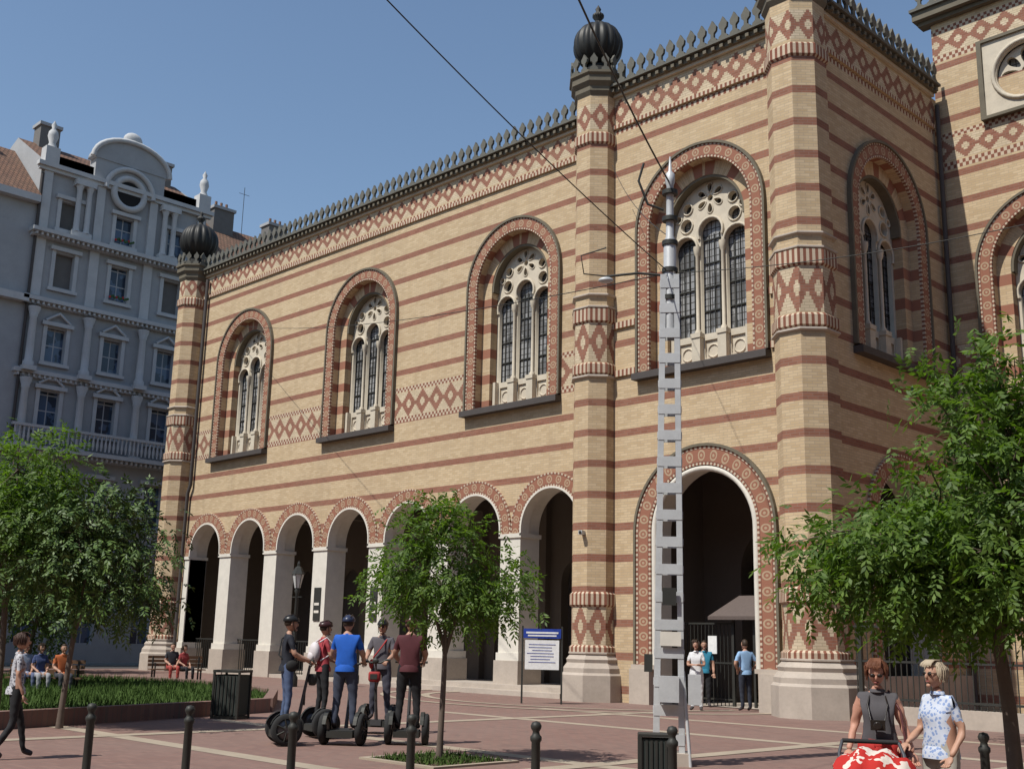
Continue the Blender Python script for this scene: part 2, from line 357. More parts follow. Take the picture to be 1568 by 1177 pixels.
for c in WX: window(mb,FW,c,9.75,14.22,SYN)
mb.tube([FW(-49.05,18.8,-.16),FW(-49.05,8.6,-.16),FW(-49.25,8.2,-.16),FW(-49.3,.3,-.16)],.09,8,M_sill)
mb.build("wing_facade",SYN)
mb=MB([M_int])
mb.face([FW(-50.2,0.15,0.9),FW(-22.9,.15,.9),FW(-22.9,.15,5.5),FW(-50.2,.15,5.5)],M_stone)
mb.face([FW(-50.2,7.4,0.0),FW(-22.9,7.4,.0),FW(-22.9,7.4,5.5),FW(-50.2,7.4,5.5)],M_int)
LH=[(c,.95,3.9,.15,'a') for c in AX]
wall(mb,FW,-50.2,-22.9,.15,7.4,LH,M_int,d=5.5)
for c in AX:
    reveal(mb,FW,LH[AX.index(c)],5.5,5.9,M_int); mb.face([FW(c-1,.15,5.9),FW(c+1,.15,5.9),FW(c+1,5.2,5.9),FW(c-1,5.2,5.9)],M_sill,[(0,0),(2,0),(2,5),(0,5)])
for x in(-50.2,-22.9): mb.face([FW(x,0,.85),FW(x,0,5.5),FW(x,7.4,5.5),FW(x,7.4,.85)],M_int)
for p,q in zip(AX,AX[1:]):
    a=(p+q)/2; sbox(mb,FW,a-.3,a+.3,.15,7.4,5.2,5.5,M_int); sbox(mb,FW,a-.3,a+.3,6.9,7.4,.86,5.2,M_int)
sbox(mb,FW,-33.5,-24.2,0,.15,-1.0,.9,M_stone); sbox(mb,FW,-33.2,-24.4,.15,.3,-.6,.9,M_stone)
sbox(mb,FW,-50,-33.5,0,.14,-.1,.9,M_stone)
for c in AX[:4]:
    for i in range(16): x=c-1.3+i*.17; sbox(mb,FW,x-.012,x+.012,.15,1.5,.6,.625,M_dark)
    sbox(mb,FW,c-1.36,c+1.36,1.45,1.5,.59,.635,M_dark)
mb.build("loggia",SYN)
mb=MB([M_bay]); BX=-19.07
wall(mb,FB,-23.1,XS,0,19.2,[(BX,1.83,4.87,0,'a'),(BX,1.85,14.22,9.75,'a')],M_bay)
ring(mb,FB,BX,4.87,1.0,1.83,2.37,-.09,0,M_ring); ring(mb,FB,BX,4.87,1.0,2.372,2.45,-.13,0,M_crn)
reveal(mb,FB,(BX,1.83,4.87,0,'a'),0,.9,M_white)
P=[FB(a,z,.0) for a,z,_ in path((BX,1.74,4.87,1.0,'a'))]; mb.tube(P,.09,8,M_white)
for sx in(-1,1):
    sbox(mb,FB,BX+1.82 if sx>0 else BX-2.55,BX+2.55 if sx>0 else BX-1.82,0,.98,-.2,.3,M_stone)
    sbox(mb,FB,BX+sx*2.1-.42,BX+sx*2.1+.42,.98,1.1,-.15,.1,M_stone)
cornice(mb,FB,-23.0,XS,19.2); merlons(mb,FB,-22.5,-16.1,19.56,-.26,.385,1.05)
window(mb,FB,BX,9.75,14.22,SYN)
for s0,s1 in((-23,BX-2.4),(BX+2.4,XS)):
    sbox(mb,FB,s0,s1,9.75,9.95,-.08,0,M_belt); sbox(mb,FB,s0,s1,11.3,11.5,-.08,0,M_belt)
D=6.5
mb.face([FB(BX-2.6,0.02,.9),FB(BX+2.6,.02,.9),FB(BX+2.6,.02,D),FB(BX-2.6,.02,D)],M_stone)
mb.face([FB(BX-2.6,7.2,0.0),FB(BX+2.6,7.2,.0),FB(BX+2.6,7.2,D),FB(BX-2.6,7.2,D)],M_int)
for x in(-2.6,2.6): mb.face([FB(BX+x,0,.0),FB(BX+x,0,D),FB(BX+x,7.2,D),FB(BX+x,7.2,.0)],M_int)
Hp=(BX+.3,1.5,3.9,0,'a'); wall(mb,FB,BX-2.6,BX+2.6,0,7.2,[Hp],M_int,d=3.6); reveal(mb,FB,Hp,3.6,4.2,M_int)
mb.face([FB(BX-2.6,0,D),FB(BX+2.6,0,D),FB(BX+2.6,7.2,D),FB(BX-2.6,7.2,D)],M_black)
mb.build("bay_facade",SYN)
mb=MB([M_bay]); SY=29.9
wall(mb,FS,YB,33.7,0,19.2,[(SY,1.85,14.0,9.75,'a'),(SY,1.6,4.9,0,'a')],M_bay)
window(mb,FS,SY,9.75,14.0,SYN); reveal(mb,FS,(SY,1.6,4.9,0,'a'),0,.8,M_white); ring(mb,FS,SY,4.9,1,1.6,2.1,-.08,0,M_ring)
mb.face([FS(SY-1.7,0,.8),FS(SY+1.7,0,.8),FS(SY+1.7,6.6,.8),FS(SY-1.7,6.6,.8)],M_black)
cornice(mb,FS,YB,33.4,19.2); merlons(mb,FS,27.0,33.4,19.56,-.26,.385,1.05); sbox(mb,FS,YB,33.6,0,1,-.15,0,M_stone)
mb.tube([FS(33.45,18.9,-.15),FS(33.45,.2,-.15)],.08,8,M_sill)
mb.build("side_facade",SYN)
mb=MB([M_sill]); z=18.98
mb.face([(-50.4,YW,z),(-23,YW,z),(-23,48,z),(-50.4,48,z)],M_sill)
mb.face([(-23.05,YB,z+.2),(XS,YB,z+.2),(XS,48,z+.2),(-23.05,48,z+.2)],M_sill)
mb.face([(-50.5,YW,0),(-50.5,48,0),(-50.5,48,19),(-50.5,YW,19)],M_plain,[(27,0),(48,0),(48,19),(27,19)])
mb.face([(-50.5,48,0),(XS,48,0),(XS,48,19),(-50.5,48,19)],M_plain,[(0,0),(35,0),(35,19),(0,19)])
mb.face([(-23.1,YB,0),(-23.1,YW,0),(-23.1,YW,19.2),(-23.1,YB,19.2)],M_bay)
mb.build("roof_and_rear",SYN)
mb=MB([M_plain]); TX=-11.45; TR=-11.85
M_tow=brick_mat("brick_tower",[(20.75,21.5,.75),(17.0,17.75,.75),(9.9,10.9,.75)],[(20.5,20.73,.2),(21.5,21.7,.2),(17.77,17.95,.2),(16.7,16.95,.2),(9.65,9.88,.2)])
wall(mb,FT,XS,-4,0,24,[(TX,1.85,13.1,8.9,'a'),(TR,1.0,19.3,19.3,'a')],M_tow)
wall(mb,FT,XS,-4,24,36,[],M_tow)
window(mb,FT,TX,8.9,13.1,SYN)
sbox(mb,FT,XS-.35,-3.7,21.9,22.05,-.2,.2,M_crn); sbox(mb,FT,XS-.45,-3.6,22.05,22.35,-.4,.2,M_crn); sbox(mb,FT,XS-.5,-3.6,22.35,22.45,-.5,.3,M_merl)
merlons(mb,FT,XS-.4,-3.8,22.45,-.35,.4,1.0)
sq=[(TR-1.25,18.05),(TR+1.25,18.05),(TR+1.25,20.55),(TR-1.25,20.55)]
curveplate("rosette_panel",FT,sq,[circ(TR,19.3,.86,32)],-.12,.11,M_trac,SYN)
curveplate("rosette_frame",FT,[(TR-1.4,17.95),(TR+1.4,17.95),(TR+1.4,20.65),(TR-1.4,20.65)],[sq],-.2,.2,M_crn,SYN)
curveplate("rosette_tracery",FT,circ(TR,19.3,.85,32),[circ(TR,19.3,.13)]+[petal(TR,19.3,i*math.pi/4,.22,.76,.17) for i in range(8)],.05,.12,M_trac,SYN)
mb.face([FT(TR-1.1,18.3,.3),FT(TR+1.1,18.3,.3),FT(TR+1.1,20.4,.3),FT(TR-1.1,20.4,.3)],M_glass,[(0,0),(2,0),(2,2),(0,2)])
P=[FT(a,b,-.14) for a,b in circ(TR,19.3,.95,32)]; mb.tube(P+[P[0]],.07,6,M_trac)
mb.face([(XS,33.7,0),(XS,41,0),(XS,41,36),(XS,33.7,36)],M_tow,[(33.7,0),(41,0),(41,36),(33.7,36)])
mb.face([(-4,33.7,0),(-4,41,0),(-4,41,36),(-4,33.7,36)],M_tow,[(33.7,0),(41,0),(41,36),(33.7,36)])
mb.face([(XS,33.7,36),(-4,33.7,36),(-4,41,36),(XS,41,36)],M_sill)
mb.build("tower",SYN)
def turret(cx,cy,r,name,zt=19.3,ds=1.15):
    mb=MB([M_tur]); ph=math.pi/8; rr=r/math.cos(math.pi/8)
    mb.lathe((cx,cy,0),[(rr*1.42,0),(rr*1.42,.75),(rr*1.34,.82),(rr*1.34,.95),(rr*1.18,1.1),(rr*1.22,1.2),(rr*1.1,1.3),(rr*1.0,1.4)],8,M_stone,ph,False)
    mb.lathe((cx,cy,0),[(rr,1.38),(rr,zt)],8,M_tur,ph,False)
    for z0,z1 in((1.4,1.55),(2.78,3.1),(9.85,10.12),(11.52,11.9),(17.55,17.85)):
        mb.lathe((cx,cy,0),[(rr,z0-.06),(rr+.07,z0),(rr+.07,z1),(rr,z1+.06)],8,M_belt,ph,False)
    for z0 in (9.72,11.95,12.35,1.36): mb.lathe((cx,cy,0),[(rr,z0-.04),(rr+.09,z0),(rr+.09,z0+.04),(rr,z0+.08)],8,M_stone,ph,False)
    mb.lathe((cx,cy,0),[(rr,zt-.3),(rr*1.12,zt-.15),(rr*1.12,zt),(rr*1.28,zt+.15),(rr*1.28,zt+.35),(rr*1.38,zt+.42),(rr*1.38,zt+.5),(.0,zt+.52)],8,M_crn,ph,False)
    ap=rr*1.34*math.cos(math.pi/8); side=2*ap*math.tan(math.pi/8)
    for k in range(8):
        a=2*math.pi*k/8; n=Vector((math.cos(a),math.sin(a),0)); t=Vector((-n.y,n.x,0)); f=Frame(Vector((cx,cy,0))+n*ap,t,n)
        merlons(mb,f,-side/2,side/2,zt+.5,0,side/2.0,.85)
    z=zt+.5
    mb.lathe((cx,cy,0),[(rr*.8,z),(rr*.75,z+.35),(rr*.5,z+.5),(rr*.45,z+.65)],8,M_lead,ph,False)
    R_=rr*ds; zc=z+.6+R_*.86
    prof=[(R_*math.sin(t)**.85 if t<3.1 else 0.02,zc-R_*.95*math.cos(t)) for t in [math.pi*(.14+.86*i/16) for i in range(16)]]+[(.14,zc+R_*.96),(.1,zc+R_+.12),(.2,zc+R_+.25),(.2,zc+R_+.33),(.07,zc+R_+.45),(.1,zc+R_+.55),(.0,zc+R_+.72)]
    mb.lathe((cx,cy,0),prof,96,M_lead,0,True,rf=lambda a:.9+.1*abs(math.sin(a*8)))
    mb.build(name,SYN)
turret(-23.05,26.45,.68,"turret_middle",19.5); turret(-15.3,26.0,.76,"turret_corner",19.5); turret(-50.2,27.0,.68,"turret_end",19.1,1.3)
mb=MB([M_dark])
for i in(2,3): a=(AX[i]+AX[i+1])/2; sbox(mb,FW,a-.22,a+.22,2.3,3.6,-.09,-.053,M_dark); sbox(mb,FW,a-.16,a+.16,2.9,3.0,-.097,-.091,M_white); sbox(mb,FW,a-.16,a+.16,2.6,2.7,-.097,-.091,M_white)
mb.build("pier_plaques",SYN)
# ================================================================== APARTMENT
APT=empty("apartment_building"); FA=Frame((-62,0,0),(0,1,0),(1,0,0))
mb=MB([M_apt]); cols=[25.1,28.4,31.75]
rows=[(24.1,25.7),(20.6,22.6),(16.3,18.2),(12.6,14.6),(7.6,10.0),(1,4.6)]
H=[(c,.55,b,a,'r') for c in cols for a,b in rows]
wall(mb,FA,23.2,33.7,0,28.3,H,M_apt)
for (c,r,b,a,k) in H:
    reveal(mb,FA,(c,r,b,a,k),0,.3,M_apt2,True)
    sh=(a>20 and a<21 and c!=28.4) or (a>24 and c<26)
    mb.face([FA(c-r,a,.3),FA(c+r,a,.3),FA(c+r,b,.3),FA(c-r,b,.3)],M_shut if sh else M_aptw,[(0,0),(1.1,0),(1.1,b-a),(0,b-a)])
    if a>5:
        sbox(mb,FA,c-r-.22,c-r-.0,a-.1,b+.1,-.08,0,M_apt2); sbox(mb,FA,c+r,c+r+.22,a-.1,b+.1,-.08,0,M_apt2)
        sbox(mb,FA,c-r-.35,c+r+.35,b+.1,b+.32,-.22,0,M_apt2); sbox(mb,FA,c-r-.3,c+r+.3,a-.28,a-.1,-.18,0,M_apt2)
    if 12<a<17:
        mb.tube([FA(c-.7,b+.35,-.15),FA(c,b+.85,-.2),FA(c+.7,b+.35,-.15)],.09,6,M_apt2)
for z,p in((23.2,.75),(19.3,.5),(15.2,.35),(11.0,.9),(5.6,.4)):
    sbox(mb,FA,23.0,33.9,z,z+.2,-p*.5,0,M_apt2); sbox(mb,FA,22.9,34.0,z+.2,z+.42,-p,0,M_apt2); sbox(mb,FA,23,33.9,z+.42,z+.5,-p*.7,0,M_apt)
    n=36
    for i in range(n): s=23.1+i*10.6/n; sbox(mb,FA,s,s+.12,z+.02,z+.195,-p*.85,-p*.5,M_apt2)
for s in (23.6,26.75,30.08,33.3):
    for z0,z1 in((15.75,19.1),(11.55,15.1)):
        p=FA(s,0,-.35); hh=z1-z0
        mb.lathe((p.x,p.y,z0),[(.3,0),(.3,.25),(.22,.35),(.22,hh*.3),(.19,hh-.6),(.24,hh-.5),(.22,hh-.45),(.32,hh-.15),(.34,hh)],12,M_apt2)
        sbox(mb,FA,s-.36,s+.36,z0-.25,z0,-.7,0,M_apt2)
    sbox(mb,FA,s-.28,s+.28,19.85,23.2,-.14,0,M_apt2)
    sbox(mb,FA,s-.25,s+.25,23.75,27.2,-.16,0,M_apt2)
for z0,p in((11.55,.8),):
    sbox(mb,FA,23,33.9,z0+.85,z0+1.0,-p,-p+.2,M_apt2)
    for i in range(44):
        q=FA(23.2+i*.243,0,-p+.1); mb.lathe((q.x,q.y,z0),[(.05,0),(.05,.1),(.09,.3),(.05,.6),(.07,.85)],6,M_apt2)
M_red=simple("red_plastic",(.42,.03,.03),.6)
M_fl=simple("flower_leaf",(.05,.1,.03))
for c,z in((28.4,20.6),(28.4,24.1)):
    for i in range(12): q=FA(c-.55+i*.1,z+.1+.05*(i%3),-.25); mb.ell(q,(.07,.08,.08),M_red if i%4==0 else M_fl,nu=6,nv=4)
sbox(mb,FA,23.0,33.9,27.2,27.4,-.25,0,M_apt2); sbox(mb,FA,22.9,34.0,27.4,27.65,-.4,0,M_apt2)
for s0,s1,z1 in((26.2,30.6,28.9),): sbox(mb,FA,s0,s1,27.65,z1,-.2,.6,M_apt)
gp=[(28.4-2.4*math.cos(math.pi*i/16),28.9+1.5*math.sin(math.pi*i/16)) for i in range(17)]
curveplate("gable",FA,gp,[],-.25,.8,M_apt,APT)
gm=[FA(28.4-2.45*math.cos(math.pi*i/16),28.9+1.55*math.sin(math.pi*i/16),-.3) for i in range(17)]; mb.tube(gm,.16,6,M_apt2)
P=[FA(a,b,-.22) for a,b in circ(28.4,27.2,.95,28)]; mb.tube(P+[P[0]],.2,8,M_apt2)
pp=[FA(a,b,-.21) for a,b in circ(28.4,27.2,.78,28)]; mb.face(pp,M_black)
P=[FA(a,b,-.3) for a,b in circ(28.4,27.2,1.5,28)[0:15]]; mb.tube(P,.16,8,M_apt2)
q=FA(28.4,0,.0); mb.ell((q.x,q.y,30.7),(.35,.6,.5),M_apt2)
for s in (25.7,31.1): 
    for ds in(-.3,.3):
        p=FA(s+ds,0,-.3); mb.lathe((p.x,p.y,24.0),[(.25,0),(.17,.2),(.15,2.5),(.24,2.8)],10,M_apt2)
    sbox(mb,FA,s-.6,s+.6,26.8,27.15,-.55,0,M_apt2); sbox(mb,FA,s-.6,s+.6,23.7,24,-.5,0,M_apt2)
for s in(23.6,33.3):
    p=FA(s,0,-.1); sbox(mb,FA,s-.4,s+.4,27.65,28.6,-.4,.3,M_apt2); mb.lathe((p.x,p.y,28.6),[(.3,0),(.18,.3),(.3,.7),(.25,1.0),(.1,1.2),(.16,1.4),(0,1.7)],10,M_apt2)
sbox(mb,FA,24,33,27.65,28.3,-.0,.3,M_apt2)
for s0,s1,top in((33.7,49,24.6),(4,23.2,25.5)):
    cs=[s0+1.7+3.4*i for i in range(int((s1-s0-1)/3.4))]
    HH=[(c,.55,b,a,'r') for c in cs for a,b in((20.4,22.4),(16.3,18.3),(12.2,14.3),(8,10.1),(1,4.2))]
    wall(mb,FA,s0,s1,0,top,HH,M_apt)
    for (c,r,b,a,k) in HH:
        reveal(mb,FA,(c,r,b,a,k),0,.25,M_apt2,True); mb.face([FA(c-r,a,.25),FA(c+r,a,.25),FA(c+r,b,.25),FA(c-r,b,.25)],M_aptw,[(0,0),(1.1,0),(1.1,b-a),(0,b-a)]); sbox(mb,FA,c-r-.3,c+r+.3,b+.1,b+.3,-.2,0,M_apt2)
    for z in(top-.4,19.3,11,5.6): sbox(mb,FA,s0+.01,s1,z,z+.4,-.5,0,M_apt2)
    mb.face([FA(s0,top,-.5),FA(s1,top,-.5),FA(s1,top+4.2,4.5),FA(s0,top+4.2,4.5)],M_tile,[(s0,0),(s1,0),(s1,6.5),(s0,6.5)])
    mb.face([FA(s0,top+4.2,4.5),FA(s1,top+4.2,4.5),FA(s1,top,12),FA(s0,top,12)],M_tile)
    for s in np.arange(s0+2.5,s1,4.3):
        sbox(mb,FA,s,s+1.5,top+2.2,top+5.1,3.6,4.6,M_shut); sbox(mb,FA,s-.1,s+1.6,top+5.1,top+5.3,3.5,4.7,M_apt)
        for k in range(3): q=FA(s+.35+k*.4,0,4.1); mb.lathe((q.x,q.y,top+5.3),[(.1,0),(.09,.45)],8,M_tile)
mb.face([FA(23.3,28.0,.5),FA(33.6,28.0,.5),FA(33.6,30.6,4.5),FA(23.3,30.6,4.5)],M_tile,[(0,0),(10,0),(10,5),(0,5)])
mb.face([FA(23.3,30.6,4.5),FA(33.6,30.6,4.5),FA(33.6,28,12),FA(23.3,28,12)],M_tile)
for s in(23.3,33.65): mb.face([FA(s,23,.0),FA(s,28,.3),FA(s,30.6,4.5),FA(s,28,12),FA(s,23,12)],M_apt)
for s in (24.3,31.8): sbox(mb,FA,s,s+1.2,28.6,31.6,3.8,4.8,M_shut); sbox(mb,FA,s-.1,s+1.3,31.6,31.8,3.7,4.9,M_apt)
mb.tube([FA(38,28,3),FA(38,31.5,3)],.02,4,M_dark); mb.tube([FA(37.6,31,3),FA(38.4,31,3)],.015,4,M_dark)
mb.tube([FA(23.25,27,-.15),FA(23.25,1,-.15)],.09,6,M_sill)
mb.face([FA(4,0,0),FA(4,0,12),FA(4,25.5,12),FA(4,25.5,0)],M_apt)
mb.build("facade",APT)
def block(name,fr,s0,s1,hgt,mat,dep=14):
    E=empty(name); mb=MB([mat]); n=int((s1-s0)/3.6); HH=[]
    for i in range(n):
        for k in range(int(hgt/4)): 
            z=1.2+k*4.0
            if z+2.2<hgt-.8: HH.append((s0+2+i*3.6,.6,z+2.2,z,'r'))
    wall(mb,fr,s0,s1,0,hgt,HH,mat)
    for H in HH: reveal(mb,fr,H,0,.25,mat,True); mb.face([fr(H[0]-.6,H[3],.25),fr(H[0]+.6,H[3],.25),fr(H[0]+.6,H[2],.25),fr(H[0]-.6,H[2],.25)],M_aptw,[(0,0),(1.2,0),(1.2,2.2),(0,2.2)])
    for z in(4.6,hgt-.5): sbox(mb,fr,s0,s1,z,z+.35,-.4,0,mat)
    mb.face([fr(s0,hgt,0),fr(s1,hgt,0),fr(s1,hgt+4,6),fr(s0,hgt+4,6)],M_tile,[(s0,0),(s1,0),(s1,7),(s0,7)]); mb.face([fr(s0,hgt+4,6),fr(s1,hgt+4,6),fr(s1,hgt,dep),fr(s0,hgt,dep)],M_tile)
    for s in(s0,s1): mb.face([fr(s,0,0),fr(s,hgt,0),fr(s,hgt+4,6),fr(s,hgt,dep),fr(s,0,dep)],mat)
    mb.face([fr(s0,0,dep),fr(s1,0,dep),fr(s1,hgt,dep),fr(s0,hgt,dep)],mat); mb.build("walls_and_roof",E)
M_b1=simple("dark_render",(.13,.11,.09),.9); M_b2=simple("brown_render",(.2,.17,.14),.9)  # first colour darkened so the unseen side row throws back little light
block("unseen_townhouse_row",Frame((0,-24,0),(1,0,0),(0,1,0)),-60,30,21,M_b2)  # unseen row behind the camera, added to block sky light near the horizon
block("unseen_townhouse_row",Frame((18,0,0),(0,1,0),(-1,0,0)),-20,60,25,M_b1)  # unseen row added close in to keep sky light off the side facade
# ================================================================== GROUND
def pav():
    n=NT("red_pavers",.85,.25); p,x,y,z=n.obj()
    c,f=n.brick(p,.22,.11,(.235,.135,.108),(.19,.105,.086),(.16,.12,.10),.008)
    q=n.noise(p,.25,6); q2=n.noise(p,1.7,4); t=n.m('MULTIPLY',n.m('SUBTRACT',q,.3),1.1)
    c=n.mix(t,c,(.21,.16,.135)); c=n.mix(n.m('MULTIPLY',n.m('GREATER_THAN',q2,.62),.3),c,(.12,.09,.08)); 
    q3=n.noise(p,9,3); c=n.mix(n.m('MULTIPLY',n.m('GREATER_THAN',q3,.70),.5),c,(.07,.055,.05)); n.bump(f,.15,.005); return n.out(c)
M_pav=pav()
def asph():
    n=NT("asphalt",.9,.2); p,_,_,_=n.obj(); q=n.noise(p,.6,8); return n.out(n.mix(q,(.04,.04,.042),(.075,.072,.07)))
M_asph=asph()
M_pc=simple("cream_pavers",(.34,.28,.21),.85,var=.4,scale=1)
mb=MB([M_asph]); S=900; mb.face([(-S,-S,-.12),(S,-S,-.12),(S,S,-.12),(-S,S,-.12)],M_asph); mb.build("ground")
mb=MB([M_pav])
pts=[(-52.5,-24),(34,-24),(34,60),(-52.5,60)]; mb.face([(x,y,0) for x,y in pts],M_pav)
for a,b in zip(pts,pts[1:]+pts[:1]): mb.face([(a[0],a[1],0),(b[0],b[1],0),(b[0],b[1],-.12),(a[0],a[1],-.12)],M_stone)
mb.build("plaza_pavement")
mb=MB([M_pc])
def strip(a,b,wd,z=.004):
    a=Vector(a);b=Vector(b);d=(b-a).normalized();n=Vector((-d.y,d.x))*wd/2
    mb.face([(a.x-n.x,a.y-n.y,z),(b.x-n.x,b.y-n.y,z),(b.x+n.x,b.y+n.y,z),(a.x+n.x,a.y+n.y,z)],M_pc)
for yy in(9.2,12.6,18.6,22.0): strip((-21,yy),(10,yy),.35)
for xx in(-18.5,-11.0,-7.2,-3.5): strip((xx,0),(xx,24),.35,.008)
cc=Vector((-23.5,27)); 
for r_ in(5.2,6.6):
    for i in range(30):
        a0=math.pi+math.pi*i/30; a1=math.pi+math.pi*(i+1)/30
        mb.face([(cc.x+q*math.cos(a),cc.y-.5+q*math.sin(a)*.8,.012) for q,a in((r_,a0),(r_,a1),(r_+.3,a1),(r_+.3,a0))],M_pc)
mb.build("pavement_bands")
def grassm():
    n=NT("grass",.9,.1); p,_,_,_=n.obj(); q=n.noise(p,3,6); return n.out(n.mix(q,(.03,.055,.015),(.08,.13,.03)))
M_grass=grassm(); M_soil=simple("soil",(.09,.06,.04),.95)
bed=[G(-.47,19.5),G(-.425,20.5),G(-.205,26.5),G(-.20,31),G(-.26,36),G(-.36,39),G(-.47,38),G(-.6,28)]
mb=MB([M_grass]); mb.face([(p.x,p.y,.2) for p in bed],M_grass)
for a,b in zip(bed,bed[1:]+bed[:1]):
    d=(b-a).normalized(); n=Vector((d.y,-d.x,0))
    A,B,C,D_=a,b,b+n*.22,a+n*.22
    mb.face([(p.x,p.y,.3) for p in [A,B,C,D_]],M_pav)
    for X,Y in((A,B),(C,D_),(B,C),(D_,A)): mb.face([(X.x,X.y,0),(Y.x,Y.y,0),(Y.x,Y.y,.3),(X.x,X.y,.3)],M_pav)
mb.build("grass_bed")
N=26000
ax=np.array([[p.x,p.y] for p in bed])
def inside(x,y):
    c=False;j=len(ax)-1
    for i in range(len(ax)):
        if (ax[i][1]>y)!=(ax[j][1]>y) and x<(ax[j][0]-ax[i][0])*(y-ax[i][1])/(ax[j][1]-ax[i][1])+ax[i][0]: c=not c
        j=i
    return c
vs=[];fs=[]
def blade(x,y,z0,hh):
    a=random.uniform(0,6.28);k=len(vs); dx,dy=math.cos(a)*.015,math.sin(a)*.015
    vs.extend([(x-dx,y-dy,z0),(x+dx,y+dy,z0),(x+random.uniform(-.06,.06),y+random.uniform(-.06,.06),z0+hh)]); fs.append((k,k+1,k+2))
mn=ax.min(0);mx=ax.max(0)
while len(fs)<N//2:
    x=random.uniform(mn[0],mx[0]);y=random.uniform(mn[1],mx[1])
    if inside(x,y): blade(x,y,.2,random.uniform(.05,.2))
mbp=MB([M_soil])
for p in (G(-.054,16.8),G(.43,11)):
    mbp.face([(p.x+a,p.y+b,.016) for a,b in((-.75,-.75),(.75,-.75),(.75,.75),(-.75,.75))],M_soil)
    for a,b,c,d in((-.8,-.8,.8,-.7),(-.8,.7,.8,.8),(-.8,-.7,-.7,.7),(.7,-.7,.8,.7)): mbp.box((p.x+(a+c)/2,p.y+(b+d)/2,.014),(c-a,d-b,.03),M_pc)
    for i in range(900): blade(p.x+random.uniform(-.68,.68),p.y+random.uniform(-.68,.68),.01,random.uniform(.03,.12))
mbp.build("tree_pits")
me=bpy.data.meshes.new("grass"); me.from_pydata(vs,[],fs); me.materials.append(M_grass); o=bpy.data.objects.new("grass",me); COL.objects.link(o)
# ================================================================== TREES
def leafm(name,c1,c2,trans=True):
    n=NT(name,.55,.35); g=n.t.nodes.new("ShaderNodeNewGeometry"); c=n.mix(g.outputs["Random Per Island"],c1,c2)
    n.put(n.b.inputs["Base Color"],c)
    if not trans: return n.mat
    tr=n.t.nodes.new("ShaderNodeBsdfTranslucent"); n.t.links.new(n.mix(1,c,(1.4,1.6,.5),'MULTIPLY'),tr.inputs[0]); mx=n.t.nodes.new("ShaderNodeMixShader"); mx.inputs[0].default_value=.4
    o=[q for q in n.t.nodes if q.type=='OUTPUT_MATERIAL'][0]
    n.t.links.new(n.b.outputs[0],mx.inputs[1]); n.t.links.new(tr.outputs[0],mx.inputs[2]); n.t.links.new(mx.outputs[0],o.inputs[0]); return n.mat
M_leaf=leafm("leaves",(.055,.105,.018),(.14,.22,.04)); M_leaf2=leafm("leaves_dark",(.04,.08,.018),(.10,.16,.03),False)
M_bark=simple("bark",(.13,.10,.08),.95,var=.4,scale=8)
